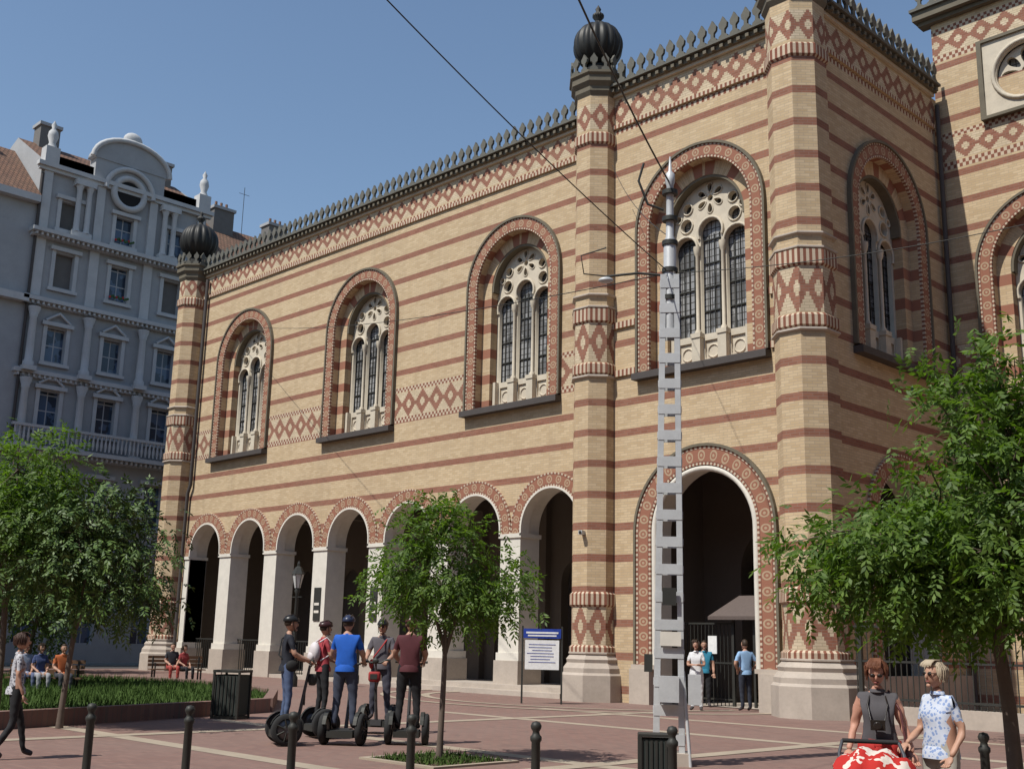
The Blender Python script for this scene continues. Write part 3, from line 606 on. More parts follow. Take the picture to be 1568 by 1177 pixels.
def tree(name,base,hc,cc,rad,nc,per,ll,lw,seed,mat,tr=.05,lobes=None):
    rg=np.random.default_rng(seed); base=Vector(base); E=empty(name,base)
    C=[]; 
    lobes=lobes or [((0,0,0),1.0)]
    while len(C)<nc:
        lo,sc=lobes[rg.integers(len(lobes))]
        d=rg.normal(size=3); d/=np.linalg.norm(d); q=rg.random()**.5
        p=np.array(lo)*rad+d*q*np.array(rad)*sc
        C.append(np.array(cc)+p)
    C=np.array(C)
    mbt=MB([M_bark]); top=Vector((cc[0]*.6,cc[1]*.6,hc)); 
    mbt.tube([(0,0,-.05),(0.01,0,.3),(top.x*.4+.02,top.y*.4,hc*.6),top],[tr*1.5,tr*1.1,tr*.95,tr*.8],10,M_bark)
    nl=7; limbs=[]
    for i in range(nl):
        k=C[rg.integers(nc)]; t=Vector(k)*.6+Vector(cc)*.4; t.z=max(t.z,hc+.3); m=(top+t)/2+Vector(rg.normal(size=3)*.12)
        m2=top.lerp(m,.5)+Vector((0,0,.1)); pts=[top-Vector((0,0,rg.random()*.3)),m2,m,t]; mbt.tube(pts,[tr*.6,tr*.45,tr*.33,tr*.2],6,M_bark); limbs+=[m2,m,t]
    for k in C:
        k=Vector(k); s=min(limbs,key=lambda q:(q-k).length); m=(s+k)/2+Vector(rg.normal(size=3)*.06); mbt.tube([s,m,k],[tr*.18,tr*.12,.005],4,M_bark)
    mbt.build("trunk_and_limbs",E)
    n=nc*per; ctr=np.repeat(C,per,0); sp=ll*1.05
    org=ctr+rg.normal(size=(n,3))*np.array([sp,sp,sp*.7])
    d=rg.normal(size=(n,3)); outw=(org-np.array(cc)); outw/=np.linalg.norm(outw,axis=1)[:,None]+1e-6
    d=d*.7+outw*.7+np.array([0,0,-.55]); d/=np.linalg.norm(d,axis=1)[:,None]
    s=np.cross(d,rg.normal(size=(n,3))*.35+np.array([0,0,1])); s/=np.linalg.norm(s,axis=1)[:,None]+1e-6
    nn=np.cross(s,d); V=[]
    LL=ll*(.7+.6*rg.random(n))[:,None]
    for j,(t,side) in enumerate([(0.15,1),(.15,-1),(.38,1),(.38,-1),(.6,1),(.6,-1),(.82,1),(.82,-1),(.95,0)]):
        droop=-np.array([0,0,1])*(t*t*.25)
        b=org+(d*t+droop)*LL*1.0
        if side: dr=s*side*.85+d*.5-np.array([0,0,.25])
        else: dr=d-np.array([0,0,.3])
        dr=dr+rg.normal(size=(n,3))*.18; dr/=np.linalg.norm(dr,axis=1)[:,None]
        wv=np.cross(dr,nn+rg.normal(size=(n,3))*.3); wv/=np.linalg.norm(wv,axis=1)[:,None]+1e-6
        l=LL*.46; wd=lw
        V.append(np.stack([b,b+dr*l*.45+wv*wd,b+dr*l,b+dr*l*.45-wv*wd],1))
    V=np.concatenate(V).reshape(-1,3); nf=len(V)//4
    me=bpy.data.meshes.new("foliage"); me.vertices.add(len(V)); me.vertices.foreach_set("co",V.ravel()); me.loops.add(nf*4); me.loops.foreach_set("vertex_index",np.arange(nf*4)); me.polygons.add(nf); me.polygons.foreach_set("loop_start",np.arange(nf)*4); me.polygons.foreach_set("loop_total",np.full(nf,4)); me.update(calc_edges=True)
    me.materials.append(mat); o=bpy.data.objects.new("foliage",me); COL.objects.link(o); o.parent=E
    return E
def off(r_,f_,z): v=rt*r_+h*f_; return (v.x,v.y,z)
def RT(a,z): return (rt.x*a,rt.y*a,z)
tree("young_tree",G(-.054,16.8),1.7,off(.05,0,2.75),(1.15,1.15,1.05),105,13,.18,.017,3,M_leaf,.04,[((0,0,0),.7),(RT(.55,-.35),.5),(RT(-.6,-.1),.45),(RT(-.1,.5),.45),(RT(.2,-.5),.45)])
tree("street_tree",G(.43,11),1.9,off(-.15,0,3.0),(1.85,1.85,1.35),240,15,.20,.018,5,M_leaf,.07,[(RT(.15,-.1),.7),(RT(-.62,-.35),.42),(RT(.1,.75),.4),(RT(.5,0),.7),(RT(-.35,-.25),.5),(RT(-.15,-.5),.4)])
tree("street_tree",G(-.375,20.8,.0),2.0,off(.2,0,3.05),(1.45,1.45,1.45),135,14,.22,.02,8,M_leaf2,.05,[((0,0,0),.8),(RT(.5,-.25),.6),(RT(-.45,.0),.65),(RT(.15,.35),.6)])
tree("street_tree",G(-.43,21.5),2.2,off(-.1,0,3.9),(1.75,1.75,1.6),155,14,.24,.02,9,M_leaf,.06,[((0,0,0),.8),(RT(.45,-.2),.6),(RT(-.4,.0),.7),(RT(.1,.35),.6)])
tree("street_tree",G(-.41,33),1.9,off(.3,0,3.0),(2.2,2.2,1.6),120,13,.3,.03,11,M_leaf2,.07)
tree("street_tree",G(-.44,48),2.4,off(.5,0,4.2),(3,3,2.4),120,14,.45,.05,12,M_leaf2,.1)
tree("street_tree",G(.47,21),2.2,off(0,0,3.8),(2.0,2.0,1.7),100,13,.3,.03,13,M_leaf2,.09)
# ================================================================== PEOPLE
_mc={}
def cm(name,col,rough=.8,metal=0):
    k=(name,col)
    if k not in _mc: _mc[k]=simple(name,col,rough,metal,.3,12)
    return _mc[k]
SK=(.42,.24,.165)
def printed(name,c1,c2,sc):
    n=NT(name,.8,.2); p,_,_,_=n.obj(); v=n.t.nodes.new("ShaderNodeTexVoronoi"); v.inputs["Scale"].default_value=sc; n.t.links.new(p,v.inputs["Vector"])
    return n.out(n.mix(n.m('GREATER_THAN',v.outputs["Distance"],.42),c1,c2))
def hand(mb,wr,d,side,m,curl):
    d=d.normalized(); lat=d.cross(Vector((0,0,1)))
    if lat.length<.2: lat=Vector((0,1,0))
    lat.normalize(); nrm=lat.cross(d).normalized()
    if nrm.z>0 and abs(d.z)<.7: nrm=-nrm
    pc=wr+d*.05
    M_=Matrix((lat,d,nrm)).transposed()
    mb.ell(pc,(.042,.055,.018),m,M_,10,7)
    for i,(o_,L) in enumerate(((-.03,.062),(-.01,.075),(.012,.07),(.032,.055))):
        b=wr+d*.088+lat*o_; k1=b+d*L*.5*(1-curl*.3)+nrm*L*.5*curl*.8; k2=k1+d*L*.3*(1-curl*1.4)+nrm*L*.4*curl; k3=k2-d*L*.3*curl+nrm*L*.15+d*L*.25*(1-curl)
        mb.tube([b,k1,k2,k3],[.0105,.0095,.0085,.006],6,m)
    b=wr+d*.03-lat*.036*side; mb.tube([b,b+d*.03-lat*.025*side+nrm*.01,b+d*.06-lat*.025*side+nrm*.025],[.013,.011,.008],6,m)
ARMS={'down':(((.235,-.02,1.14),(.25,.07,.89)),)*2,
 'handle':(((.25,.06,1.16),(.2,.33,1.05)),)*2,
 'hips':(((.33,-.06,1.16),(.2,.06,1.0)),)*2,
 'fold':(((.24,.03,1.13),(.04,.22,1.14)),)*2,
 'lap':(((.24,.04,1.14),(.1,.3,1.0)),)*2,
 'camera':(((.22,.04,1.15),(.07,.25,1.17)),)*2}
def person(name,loc,face,hgt,arms='down',shirt=(.1,.1,.1),pants=(.05,.07,.13),skin=SK,hair=(.04,.025,.015),sleeve='short',legs='stand',shorts=False,helmet=None,longhair=False,build_=1.0,head_pitch=0,bag=None,glasses=False,shoes=(.06,.05,.05),z=0,vest=None,headturn=0,female=False,shirtmat=None,camera_=False,waist=None,handbag=None):
    E=empty(name,(loc[0],loc[1],z),R(FACE_AWAY-face),hgt/1.75)
    mS,mP,mK,mH,mF=shirtmat or cm("shirt",shirt),cm("trousers",pants),cm("skin",skin,.55),cm("hair",hair,.6),cm("shoes",shoes)
    J=[(0,0,.95),(0,.0,1.13),(0,.01,1.31),(0,-.01,1.455),(0,.005,1.54)]
    Rr=[.152*build_,.135*build_,.16*build_,.07,.056]
    if female: Rr=[.168*build_,.118*build_,.138*build_,.055,.048]
    shx=.148 if female else .175
    Ed=[(0,1),(1,2),(2,3),(3,4)]; seg=[(0,1,'S'),(1,2,'S'),(2,3,'S'),(3,4,'K')]
    A=ARMS[arms] if isinstance(arms,str) else arms
    hands=[]; ak=.82 if female else 1.0
    for si,sx in enumerate((-1,1)):
        e,w_=A[si]; sh=(sx*shx,-.01,1.405); e=(sx*e[0]*(.9 if female else 1),e[1],e[2]); w2=(sx*w_[0],w_[1],w_[2]); k=len(J)
        mid=tuple((sh[i]+e[i])*.5 for i in range(3))
        J+= [sh,mid,e,w2]; Rr+=[.07*build_*ak,.056*build_*ak,.045*ak,.031*ak]; Ed+=[(2,k),(k,k+1),(k+1,k+2),(k+2,k+3)]
        lab={'short':('S','K','K'),'long':('S','S','S'),'none':('K','K','K')}[sleeve]
        seg+=[(2,k,'S'),(k,k+1,lab[0]),(k+1,k+2,lab[1]),(k+2,k+3,lab[2])]
        hands.append((Vector(w2),Vector(w2)-Vector(e),sx))
    LG={'stand':[((.1,0,.88),(.105,.015,.49),(.11,-.02,.09),(.135,.13,.035))]*2,'seg':[((.1,0,.88),(.13,.03,.49),(.15,-.02,.09),(.17,.13,.035))]*2,
        'walk':[((.1,0,.88),(.1,.13,.5),(.1,.2,.1),(.11,.34,.05)),((.1,0,.88),(.1,.0,.49),(.1,-.22,.13),(.11,-.1,.035))],
        'sit':[((.1,.03,.9),(.13,.44,.93),(.13,.46,.5),(.14,.6,.45))]*2}[legs]
    for si,sx in enumerate((-1,1)):
        k=len(J); J+=[(sx*p[0],p[1],p[2]) for p in LG[si]]; Rr+=[.105*build_,.067,.045,.034]; Ed+=[(0,k),(k,k+1),(k+1,k+2),(k+2,k+3)]
        seg+=[(0,k,'P'),(k,k+1,'P'),(k+1,k+2,'K' if shorts else 'P'),(k+2,k+3,'F')]
    fy=.76
    me=bpy.data.meshes.new("sk"); me.from_pydata([(p[0],p[1]/fy,p[2]) for p in J],Ed,[]); o=bpy.data.objects.new("sk",me); COL.objects.link(o)
    o.modifiers.new("s","SKIN"); 
    for i,sv in enumerate(me.skin_vertices[0].data): sv.radius=(Rr[i]*1.08,Rr[i]*1.08); sv.use_root=(i==0)
    ss=o.modifiers.new("u","SUBSURF"); ss.levels=2; ss.render_levels=2
    dg=bpy.context.evaluated_depsgraph_get(); bm_=bpy.data.meshes.new_from_object(o.evaluated_get(dg)); bpy.data.objects.remove(o)
    for v in bm_.vertices: 
        v.co.y*=fy
        if female and 1.2<v.co.z<1.36 and v.co.y>.03 and abs(v.co.x)<.16: v.co.y+=.035*math.sin((v.co.z-1.2)/.16*math.pi)
        v.co+=Vector((math.sin(v.co.z*55+v.co.x*20)*.003,math.sin(v.co.z*41+v.co.x*31)*.0035,0)) if v.co.z<1.4 else Vector()
    bm_.materials.clear(); 
    for m in (mS,mP,mK,mF): bm_.materials.append(m)
    Jn=np.array(J); ix={'S':0,'P':1,'K':2,'F':3}
    for p in bm_.polygons:
        c=np.array(p.center); bd=9; bl='S'
        for a,b,l in seg:
            ab=Jn[b]-Jn[a]; t=np.clip(((c-Jn[a])@ab)/(ab@ab),0,1); dd=np.linalg.norm(c-Jn[a]-ab*t)-(Rr[a]*(1-t)+Rr[b]*t)*.6
            if dd<bd: bd=dd; bl=l
        if sleeve=='short' and abs(c[0])>shx-.02 and c[2]>1.235: bl='S'
        if bl=='S' and c[2]<.96 and abs(c[0])<.19: bl='P'
        if c[2]<.1 and legs!='sit': bl='F'
        if legs=='sit' and c[2]<.5: bl='F'
        p.material_index=ix[bl]; p.use_smooth=True
    ob=bpy.data.objects.new("body",bm_); COL.objects.link(ob); ob.parent=E
    mb=MB([mK]); T=Matrix.Rotation(R(headturn),3,'Z')@Matrix.Rotation(R(head_pitch),3,'X'); hc=Vector((0,.02,1.64))
    jw=.30 if female else .22
    def hf(p):
        k=1-jw*max(0,-p.z-.2)
        return Vector((p.x*k,p.y*(1-.08*max(0,-p.z))+(.1*max(0,-p.z) if p.y>0 else .0),p.z))
    mb.ell(hc,(.077,.097,.118),mK,T,18,12,hf)
    mb.ell(hc+T@Vector((0,.1,-.018)),(.013,.02,.026),mK,T,8,6); mb.ell(hc+T@Vector((0,.093,-.062)),(.027,.01,.007),cm("lips",(.3,.1,.09)),T,8,5)
    mb.ell(hc+T@Vector((0,.083,-.1)),(.024,.018,.018),mK,T,8,6)
    mE=cm("eyes",(.02,.015,.012),.3); mW=cm("eye_white",(.6,.58,.55),.4)
    for sx in(-1,1):
        mb.ell(hc+T@Vector((sx*.03,.083,.005)),(.013,.008,.008),mW,T,8,5); mb.ell(hc+T@Vector((sx*.03,.089,.005)),(.006,.005,.006),mE,T,6,4)
        mb.ell(hc+T@Vector((sx*.03,.088,.025)),(.017,.006,.004),mH,T,6,4); mb.ell(hc+T@Vector((sx*.08,-.003,-.005)),(.01,.02,.032),mK,T,8,6)
        if glasses: mb.ell(hc+T@Vector((sx*.032,.096,.006)),(.025,.009,.017),mE,T,10,6); mb.tube([hc+T@Vector((sx*.055,.09,.01)),hc+T@Vector((sx*.082,.0,.012))],.004,4,mE)
    def hairf(p):
        if p.y>.15 and p.z<.5: return Vector((p.x*.8,.1,.5+(p.z-.5)*.12))
        if p.z<-.45 and not longhair: return Vector((p.x*.85,p.y*.9,-.45))
        return p
    if helmet:
        mHm=cm("helmet",helmet,.35)
        mb.ell(hc+T@Vector((0,-.005,.045)),(.104,.135,.1),mHm,T,18,10,lambda p:Vector((p.x,p.y,max(p.z,-.12))))
        for sx in(-1,1): mb.tube([hc+T@Vector((sx*.088,.01,.03)),hc+T@Vector((sx*.07,.04,-.09)),hc+T@Vector((0,.06,-.125))],.006,4,mE)
        for a in(-.05,0,.05): mb.tube([hc+T@Vector((a,.1,.1)),hc+T@Vector((a,.02,.148)),hc+T@Vector((a,-.1,.11))],.008,4,mE)
    mb.ell(hc+T@Vector((0,-.012,.014)),(.086,.104,.118),mH,T,18,12,hairf)
    if female and not helmet:
        rg=np.random.default_rng(int(hgt*1000)+len(name))
        for i in range(150):
            a=math.pi*1.5+rg.uniform(-1,1)*math.pi*.66; st=rg.uniform(.2,1.0); jt=rg.normal(size=3)*.008
            q0=Vector((math.cos(a)*.06*st,math.sin(a)*.07*st-.01,.128-.02*st)); q1=Vector((math.cos(a)*.088,math.sin(a)*.104-.012,.055))+Vector(jt); ln=-.11 if longhair else rg.uniform(-.075,-.01)
            q2=Vector((math.cos(a)*.094,math.sin(a)*.108-.012,ln*.4+.01))+Vector(jt)*.6; q3=Vector((math.cos(a)*(.088+rg.uniform(0,.014)),math.sin(a)*.1-.012,ln))
            mb.tube([hc+T@q for q in(q0,q1,q2,q3)],[.008,.010,.008,.003],4,mH)
        for i in range(50):
            x=rg.uniform(-.06,.06); sw=rg.uniform(.01,.035)
            mb.tube([hc+T@q for q in(Vector((x*.7,-.03,.13)),Vector((x*.9+sw*.3,.045,.128)),Vector((x+sw*.7,.08,.102)),Vector((x*1.05+sw,.094,.072+rg.uniform(-.008,.012))))],[.007,.009,.007,.003],4,mH)
    if longhair: mb.ell(hc+T@Vector((0,-.055,-.07)),(.075,.05,.13),mH,T,12,9)
    for wr,d,sx in hands: hand(mb,wr,d,sx,mK,.75 if arms in('handle','camera') else .35)
    mb.lathe((0,-.002,1.475),[(.075,-.015),(.068,.01),(.06,.015)],14,mS,M=Matrix.Diagonal((1,.85,1)))
    if legs!='sit': mb.lathe((0,.0,.945),[(.172*build_,-.05),(.168*build_,.01),(.14*build_,.06)],18,mS,M=Matrix.Diagonal((1,.8,1)),rf=lambda a:1+.03*math.sin(a*7))
    if waist:
        mw=cm("tied_jacket",waist); mb.lathe((0,0,.99),[(.15,.05),(.195,.03),(.2,-.03),(.19,-.2),(.17,-.32)],20,mw,M=Matrix.Diagonal((1,.85,1)),rf=lambda a:1+.05*math.sin(a*6)); mb.ell((0,.16,.99),(.05,.04,.04),mw)
        for sx in(-1,1): mb.tube([(0,.17,.98),(sx*.05,.19,.85),(sx*.06,.18,.66)],[.03,.032,.025],6,mw)
    if camera_:
        mb.box((0,.19,1.17),(.13,.06,.09),mE); mb.lathe((0,.22,1.17),[(.035,0),(.038,.07),(.03,.075)],12,mE,M=Matrix.Rotation(R(-90),3,'X'),cap=True); mb.tube([(-.06,.18,1.2),(-.09,.1,1.35),(-.06,.0,1.47),(.06,.0,1.47),(.09,.1,1.35),(.06,.18,1.2)],.008,4,mE)
    if handbag:
        mB=cm("handbag",handbag,.5); mb.ell((-.24,.02,.86),(.07,.17,.13),mB,f=lambda p:Vector((max(-.8,min(.8,p.x)),max(-.85,min(.85,p.y)),max(-.8,min(.7,p.z))))); mb.tube([(-.24,.12,.95),(-.2,.05,1.3),(-.1,0,1.475),(-.2,-.08,1.3),(-.24,-.1,.95)],.011,5,mB)
    if bag:
        mB=cm("bag",bag,.6)
        mb.ell((.0,-.17,1.22),(.15,.1,.21),mB,f=lambda p:Vector((p.x,p.y,p.z*.9))); mb.ell((0,-.23,1.15),(.11,.06,.1),mB)
        for sx in(-1,1): mb.tube([(sx*.1,-.12,1.4),(sx*.12,.0,1.48),(sx*.12,.12,1.38),(sx*.13,.1,1.2),(sx*.12,-.1,1.08)],.016,5,mB)
    if vest:
        mV=cm("vest",vest)
        mb.tube([(-.12,.0,1.47),(-.04,.14,1.3),(.12,.12,1.1),(.14,-.02,1.0),(.0,-.15,1.15),(-.12,-.1,1.4),(-.12,0,1.47)],.014,5,mV)
        mb.ell((.17,.04,.98),(.05,.1,.09),mV)
    mb.build("head_and_hands",E)
    return E
M_tyre=simple("tyre",(.025,.025,.025),.85); M_hub=simple("hub_grey",(.12,.12,.125),.4,.6)
def segway(loc,face,col=None):
    E=empty("segway",(loc[0],loc[1],0),R(FACE_AWAY-face)); mb=MB([M_tyre]); Ry=Matrix.Rotation(R(90),3,'Y')
    for sx in(-1,1):
        mb.lathe((sx*.3,0,.245),[(.17,-.05),(.225,-.05),(.245,-.03),(.245,.03),(.225,.05),(.17,.05)],32,M_tyre,M=Ry)
        mb.lathe((sx*.3,0,.245),[(.0,-.03),(.06,-.045),(.08,-.03),(.17,-.035),(.17,.035),(.08,.03),(.06,.045),(.0,.03)],24,M_hub,M=Ry)
        for k in range(7):
            a=k*2*math.pi/7; mb.tube([(sx*.345,math.cos(a)*.05,.245+math.sin(a)*.05),(sx*.345,math.cos(a)*.17,.245+math.sin(a)*.17)],.014,5,M_dark)
        P=[(sx*.22,.26*math.cos(t),.245+.27*math.sin(t)) for t in np.linspace(.3,math.pi-.3,10)]
        for a,b in zip(P,P[1:]): mb.face([a,b,(b[0]+sx*.06,b[1],b[2]),(a[0]+sx*.06,a[1],a[2])],M_dark)
    mb.box((0,0,.17),(.42,.4,.1),M_dark); mb.box((0,0,.225),(.4,.36,.012),M_tyre); mb.box((0,.12,.2),(.2,.2,.1),M_hub)
    mb.tube([(0,.17,.2),(0,.24,.5),(0,.36,1.22)],[.035,.028,.022],8,M_hub)
    mb.tube([(-.27,.36,1.29),(-.2,.37,1.29),(-.1,.38,1.24),(.1,.38,1.24),(.2,.37,1.29),(.27,.36,1.29)],[.02]*6,8,M_dark)
    mb.ell((0,.39,1.27),(.06,.03,.05),M_dark)
    hb=cm("handle_bag",col) if col else M_dark
    cl=lambda p:Vector((max(-.75,min(.75,p.x)),max(-.75,min(.75,p.y)),max(-.8,min(.7,p.z))))
    mb.ell((0,.41,1.0),(.14,.075,.12),hb,f=cl); mb.box((0,.468,1.0),(.13,.012,.09),M_dark); mb.box((0,.3,.75),(.04,.02,.3),M_dark)
    mb.build("frame_and_wheels",E)
JEAN=(.07,.10,.18); BLK=(.02,.02,.022)
riders=[(-.186,18.7,70,1.74,dict(shirt=(.02,.022,.03),pants=JEAN,helmet=(.02,.02,.02),vest=(.02,.02,.02))),
 (-.156,20.1,60,1.68,dict(shirt=(.35,.05,.06),pants=BLK,helmet=(.05,.02,.02),bag=(.6,.55,.55),female=True)),
 (-.136,18.9,8,1.76,dict(shirt=(.015,.10,.45),pants=(.05,.06,.09),helmet=(.03,.04,.08),build_=1.08)),
 (-.106,21.3,190,1.74,dict(shirt=(.10,.09,.10),pants=(.06,.06,.08),helmet=(.03,.03,.03),glasses=True,vest=(.4,.04,.04))),
 (-.082,19.2,0,1.78,dict(shirt=(.09,.025,.03),pants=BLK,helmet=(.10,.03,.04),build_=1.05))]
for b,d,f,hg,kw in riders:
    p=G(b,d); segway(p,f,(.3,.03,.03) if b==-.106 else None); person("segway_rider",p,f,hg,'handle',legs='seg',z=.232,**kw)
person("man_in_blue_shirt",G(.205,31.3),-20,1.84,'hips',shirt=(.25,.4,.6),pants=(.03,.035,.05),legs='stand')
person("woman_in_white",G(.163,31.0),200,1.8,'fold',shirt=(.6,.6,.6),pants=(.55,.55,.55),longhair=True,female=True)
person("man_in_cap",G(.170,33),190,1.8,'down',shirt=(.03,.2,.3),pants=BLK)
person("woman_with_sunglasses",G(.317,10),200,1.57,(((.25,-.02,1.15),(.29,.1,.93)),((.25,-.02,1.15),(.27,.16,.94))),shirt=(.08,.075,.08),pants=(.10,.03,.03),hair=(.16,.065,.035),sleeve='none',glasses=True,head_pitch=-20,build_=1.12,female=True,camera_=True,waist=(.42,.03,.025),handbag=(.10,.03,.03),skin=(.45,.23,.16))
person("woman_in_printed_blouse",G(.368,9.8),245,1.57,(((.25,-.06,1.14),(.24,.12,.93)),((.24,.02,1.14),(.14,.27,1.02))),shirtmat=printed("printed_blouse",(.22,.30,.50),(.5,.54,.62),34),pants=(.40,.38,.33),hair=(.38,.31,.22),glasses=True,female=True,build_=1.08)
person("walking_woman",G(-.415,15.8),60,1.62,'down',shirtmat=printed("dotted_top",(.12,.12,.14),(.45,.45,.47),30),pants=BLK,legs='walk',hair=(.06,.03,.02),female=True)
M_wood=simple("bench_wood",(.16,.09,.05),.8)
def bench(loc,face):
    E=empty("park_bench",(loc[0],loc[1],0),R(FACE_AWAY-face)); mb=MB([M_wood])
    for i in range(4): mb.box((0,-.18+i*.12,.45),(1.9,.09,.035),M_wood)
    for i in range(3): mb.box((0,-.27-i*.03,.6+i*.13),(1.9,.03,.1),M_wood)
    for sx in(-.8,.8):
        mb.box((sx,.15,.21),(.05,.05,.42),M_dark); mb.box((sx,-.22,.44),(.05,.05,.88),M_dark); mb.box((sx,-.02,.41),(.05,.42,.04),M_dark); mb.box((sx,.0,.66),(.05,.4,.03),M_dark); mb.box((sx,.18,.55),(.04,.04,.2),M_dark)
    mb.build("slats_and_frame",E)
bench(G(-.28,41),150); 
person("seated_person",G(-.285,40.95),150,1.7,'lap',shirt=(.03,.03,.035),pants=(.3,.05,.04),legs='sit',z=-.37)
person("seated_person",G(-.275,41.1),130,1.65,'lap',shirt=(.3,.05,.05),pants=BLK,legs='sit',z=-.37,female=True)
bench(G(-.392,31.2),170)
for b,c,pc in((-.41,(.3,.33,.42),(.1,.12,.2)),(-.397,(.05,.07,.16),(.3,.3,.32)),(-.378,(.45,.12,.04),(.05,.05,.06))):
    person("seated_person",G(b,31.15+(b+.392)*4),165+b*60,1.68,'lap',shirt=c,pants=pc,legs='sit',z=-.36,female=(b==-.397))
# ================================================================== STREET FURNITURE
def bollard(b,d):
    p=G(b,d); E=empty("bollard",(p.x,p.y,0)); mb=MB([M_dark])
    mb.lathe((0,0,0),[(.07,0),(.07,.12),(.05,.15),(.042,.2),(.04,.78),(.052,.8),(.052,.83),(.034,.85),(.03,.875),(.046,.9),(.05,.925),(.035,.955),(0,.965)],16,M_dark); mb.build("post",E)
for b,d in((-.349,11.9),(-.266,11.9),(-.178,11.3),(-.078,11.3),(.027,10.7),(.142,10.5),(.405,10.6)): bollard(b,d)
M_galv=simple("galvanised_steel",(.50,.51,.51),.5,.15,.3,4)
mp=G(.139,17.0); E=empty("tram_wire_mast",(mp.x,mp.y,0),R(FACE_AWAY-8)); E.rotation_mode='XYZ'; E.rotation_euler=(0,.010,R(FACE_AWAY-8)); mb=MB([M_galv])
def hw(z): return .225-.0115*z
ztop=7.3
for sx in(-1,1):
    for sy in(-1,1):
        for (wx,wy,ox,oy) in((.085,.012,-.042,0),(.012,.07,0,-.035)):
            pb=[];pt=[]
            a=hw(0);b=hw(ztop)
            for z,q,L in((0,a,pb),(ztop,b,pt)):
                cx_,cy_=sx*(q+ox),sy*(q*.62+oy*1.0)
                for dx,dy in((-1,-1),(1,-1),(1,1),(-1,1)): L.append((cx_+dx*wx/2,cy_+dy*wy/2,z))
            for k in range(4): kk=(k+1)%4; mb.face([pb[k],pb[kk],pt[kk],pt[k]],M_galv)
z=.35
while z<ztop:
    q=hw(z)
    for sy in(-1,1): mb.box((0,sy*(q*.62+.008),z),(2*q,.012,.15),M_galv)
    for sx in(-1,1): mb.box((sx*(q+.008),0,z),(.012,1.24*q,.1),M_galv)
    z+=.4
mb.lathe((0,0,0),[(.1,ztop-.9),(.1,ztop+.55),(.065,ztop+.65),(.055,8.8),(.075,8.85),(.075,9.0),(.03,9.05),(.012,9.3)],12,M_galv,cap=True)
for zz in(6.9,7.35,7.8,8.2,8.65): mb.lathe((0,0,0),[(.125,zz),(.125,zz+.07)],12,M_dark,cap=True)
mb.box((0,0,.05),(.62,.5,.25),M_stone)
mb.box((0,-.24,1.05),(.28,.16,.36),M_galv); mb.box((.36,-.1,1.05),(.18,.2,.42),M_galv); mb.box((-.3,0,1.4),(.12,.14,.25),M_dark); mb.box((.02,-.19,1.75),(.3,.015,.2),M_white); mb.box((0,-.2,2.35),(.2,.02,.25),M_dark)
mb.tube([(.3,-.25,0),(.2,-.1,1.3)],.025,6,M_galv)
mb.tube([(-.1,0,8.4),(-.35,0,8.5),(-.5,0,8.9),(-.42,0,9.2)],.02,6,M_dark)
mb.tube([(0,0,7.3),(-.5,0,7.35),(-1.0,0,7.3)],.02,6,M_dark); mb.tube([(-.95,0,7.3),(-1.35,0,7.35),(-1.4,0,7.65),(-1.0,0,7.78)],.012,5,M_dark)
mb.ell((-1.0,0,7.24),(.12,.08,.05),M_galv)
mb.build("lattice_column",E)
mb=MB([M_dark])
def wire(a,b,r_=.012,sag=.3,n=14):
    a=Vector(a);b=Vector(b); mb.tube([a.lerp(b,i/n)-Vector((0,0,sag*4*(i/n)*(1-i/n))) for i in range(n+1)],r_,5,M_dark)
T9=Vector((mp.x+.06,mp.y+.06,8.85)); T7=Vector((mp.x+.05,mp.y+.05,7.35))
wire(G(.035,11.5,9.3),T9,.014,.1); wire(G(-.178,11,8.9),T7,.009,.1); wire(T7,G(-.26,53,16.3),.009,.5)
wire(T7+Vector((0,0,.6)),G(.09,33.5,16.4),.008,.3)
wire(T7,G(.6,14,7.6),.007,.2)
mb.build("overhead_wires")
def litter(loc,face,wd,hh):
    E=empty("litter_bin",(loc[0],loc[1],0),R(FACE_AWAY-face)); mb=MB([M_dark]); mg=cm("bin_paint",(.035,.045,.04))
    mb.box((0,0,hh*.47),(wd*.9,wd*.8,hh*.8),mg); mb.box((0,0,hh*.94),(wd*1.02,wd*.92,hh*.05),M_dark); mb.box((0,0,.03),(wd*.95,wd*.85,.06),M_dark)
    for i in range(7): 
        x=-wd*.42+i*wd*.14; mb.box((x,-wd*.415,hh*.47),(wd*.07,.02,hh*.76),M_dark); mb.box((x,wd*.415,hh*.47),(wd*.07,.02,hh*.76),M_dark)
    for sx in(-1,1):
        for sy in(-1,1): mb.box((sx*wd*.47,sy*wd*.42,hh*.47),(.04,.04,hh*.94),M_dark)
    mb.build("slatted_box",E)
litter(G(-.232,24.2),15,.6,1.0); litter(G(.128,14.6),5,.42,.62)
p=G(.031,32.6); E=empty("notice_board",(p.x,p.y,0),R(FACE_AWAY-5)); mb=MB([M_galv]); mblue=cm("sign_blue",(.02,.05,.3)); mwt=cm("sign_white",(.75,.75,.73))
for sx in(-.55,.55): mb.box((sx,0,1.05),(.05,.05,2.1),M_dark)
mb.box((0,-.03,1.9),(1.05,.03,.26),mblue); mb.box((0,-.05,1.92),(.9,.006,.05),mwt); mb.box((0,-.05,1.84),(.8,.006,.04),mwt); mb.box((0,-.03,1.32),(.95,.03,.8),mwt)
for i in range(7): mb.box((-.05*(i%2),-.05,1.6-i*.08),(.75-.1*(i%3),.006,.012),mblue)
mb.build("panel_and_posts",E)
p=G(-.1818,40); E=empty("street_lamp",(p.x,p.y,0)); mb=MB([M_dark]); mgl=cm("lamp_glass",(.5,.5,.48),.2)
mb.lathe((0,0,0),[(.2,0),(.2,.3),(.12,.45),(.1,1.0),(.07,1.1),(.055,3.1),(.1,3.2),(.06,3.3)],12,M_dark)
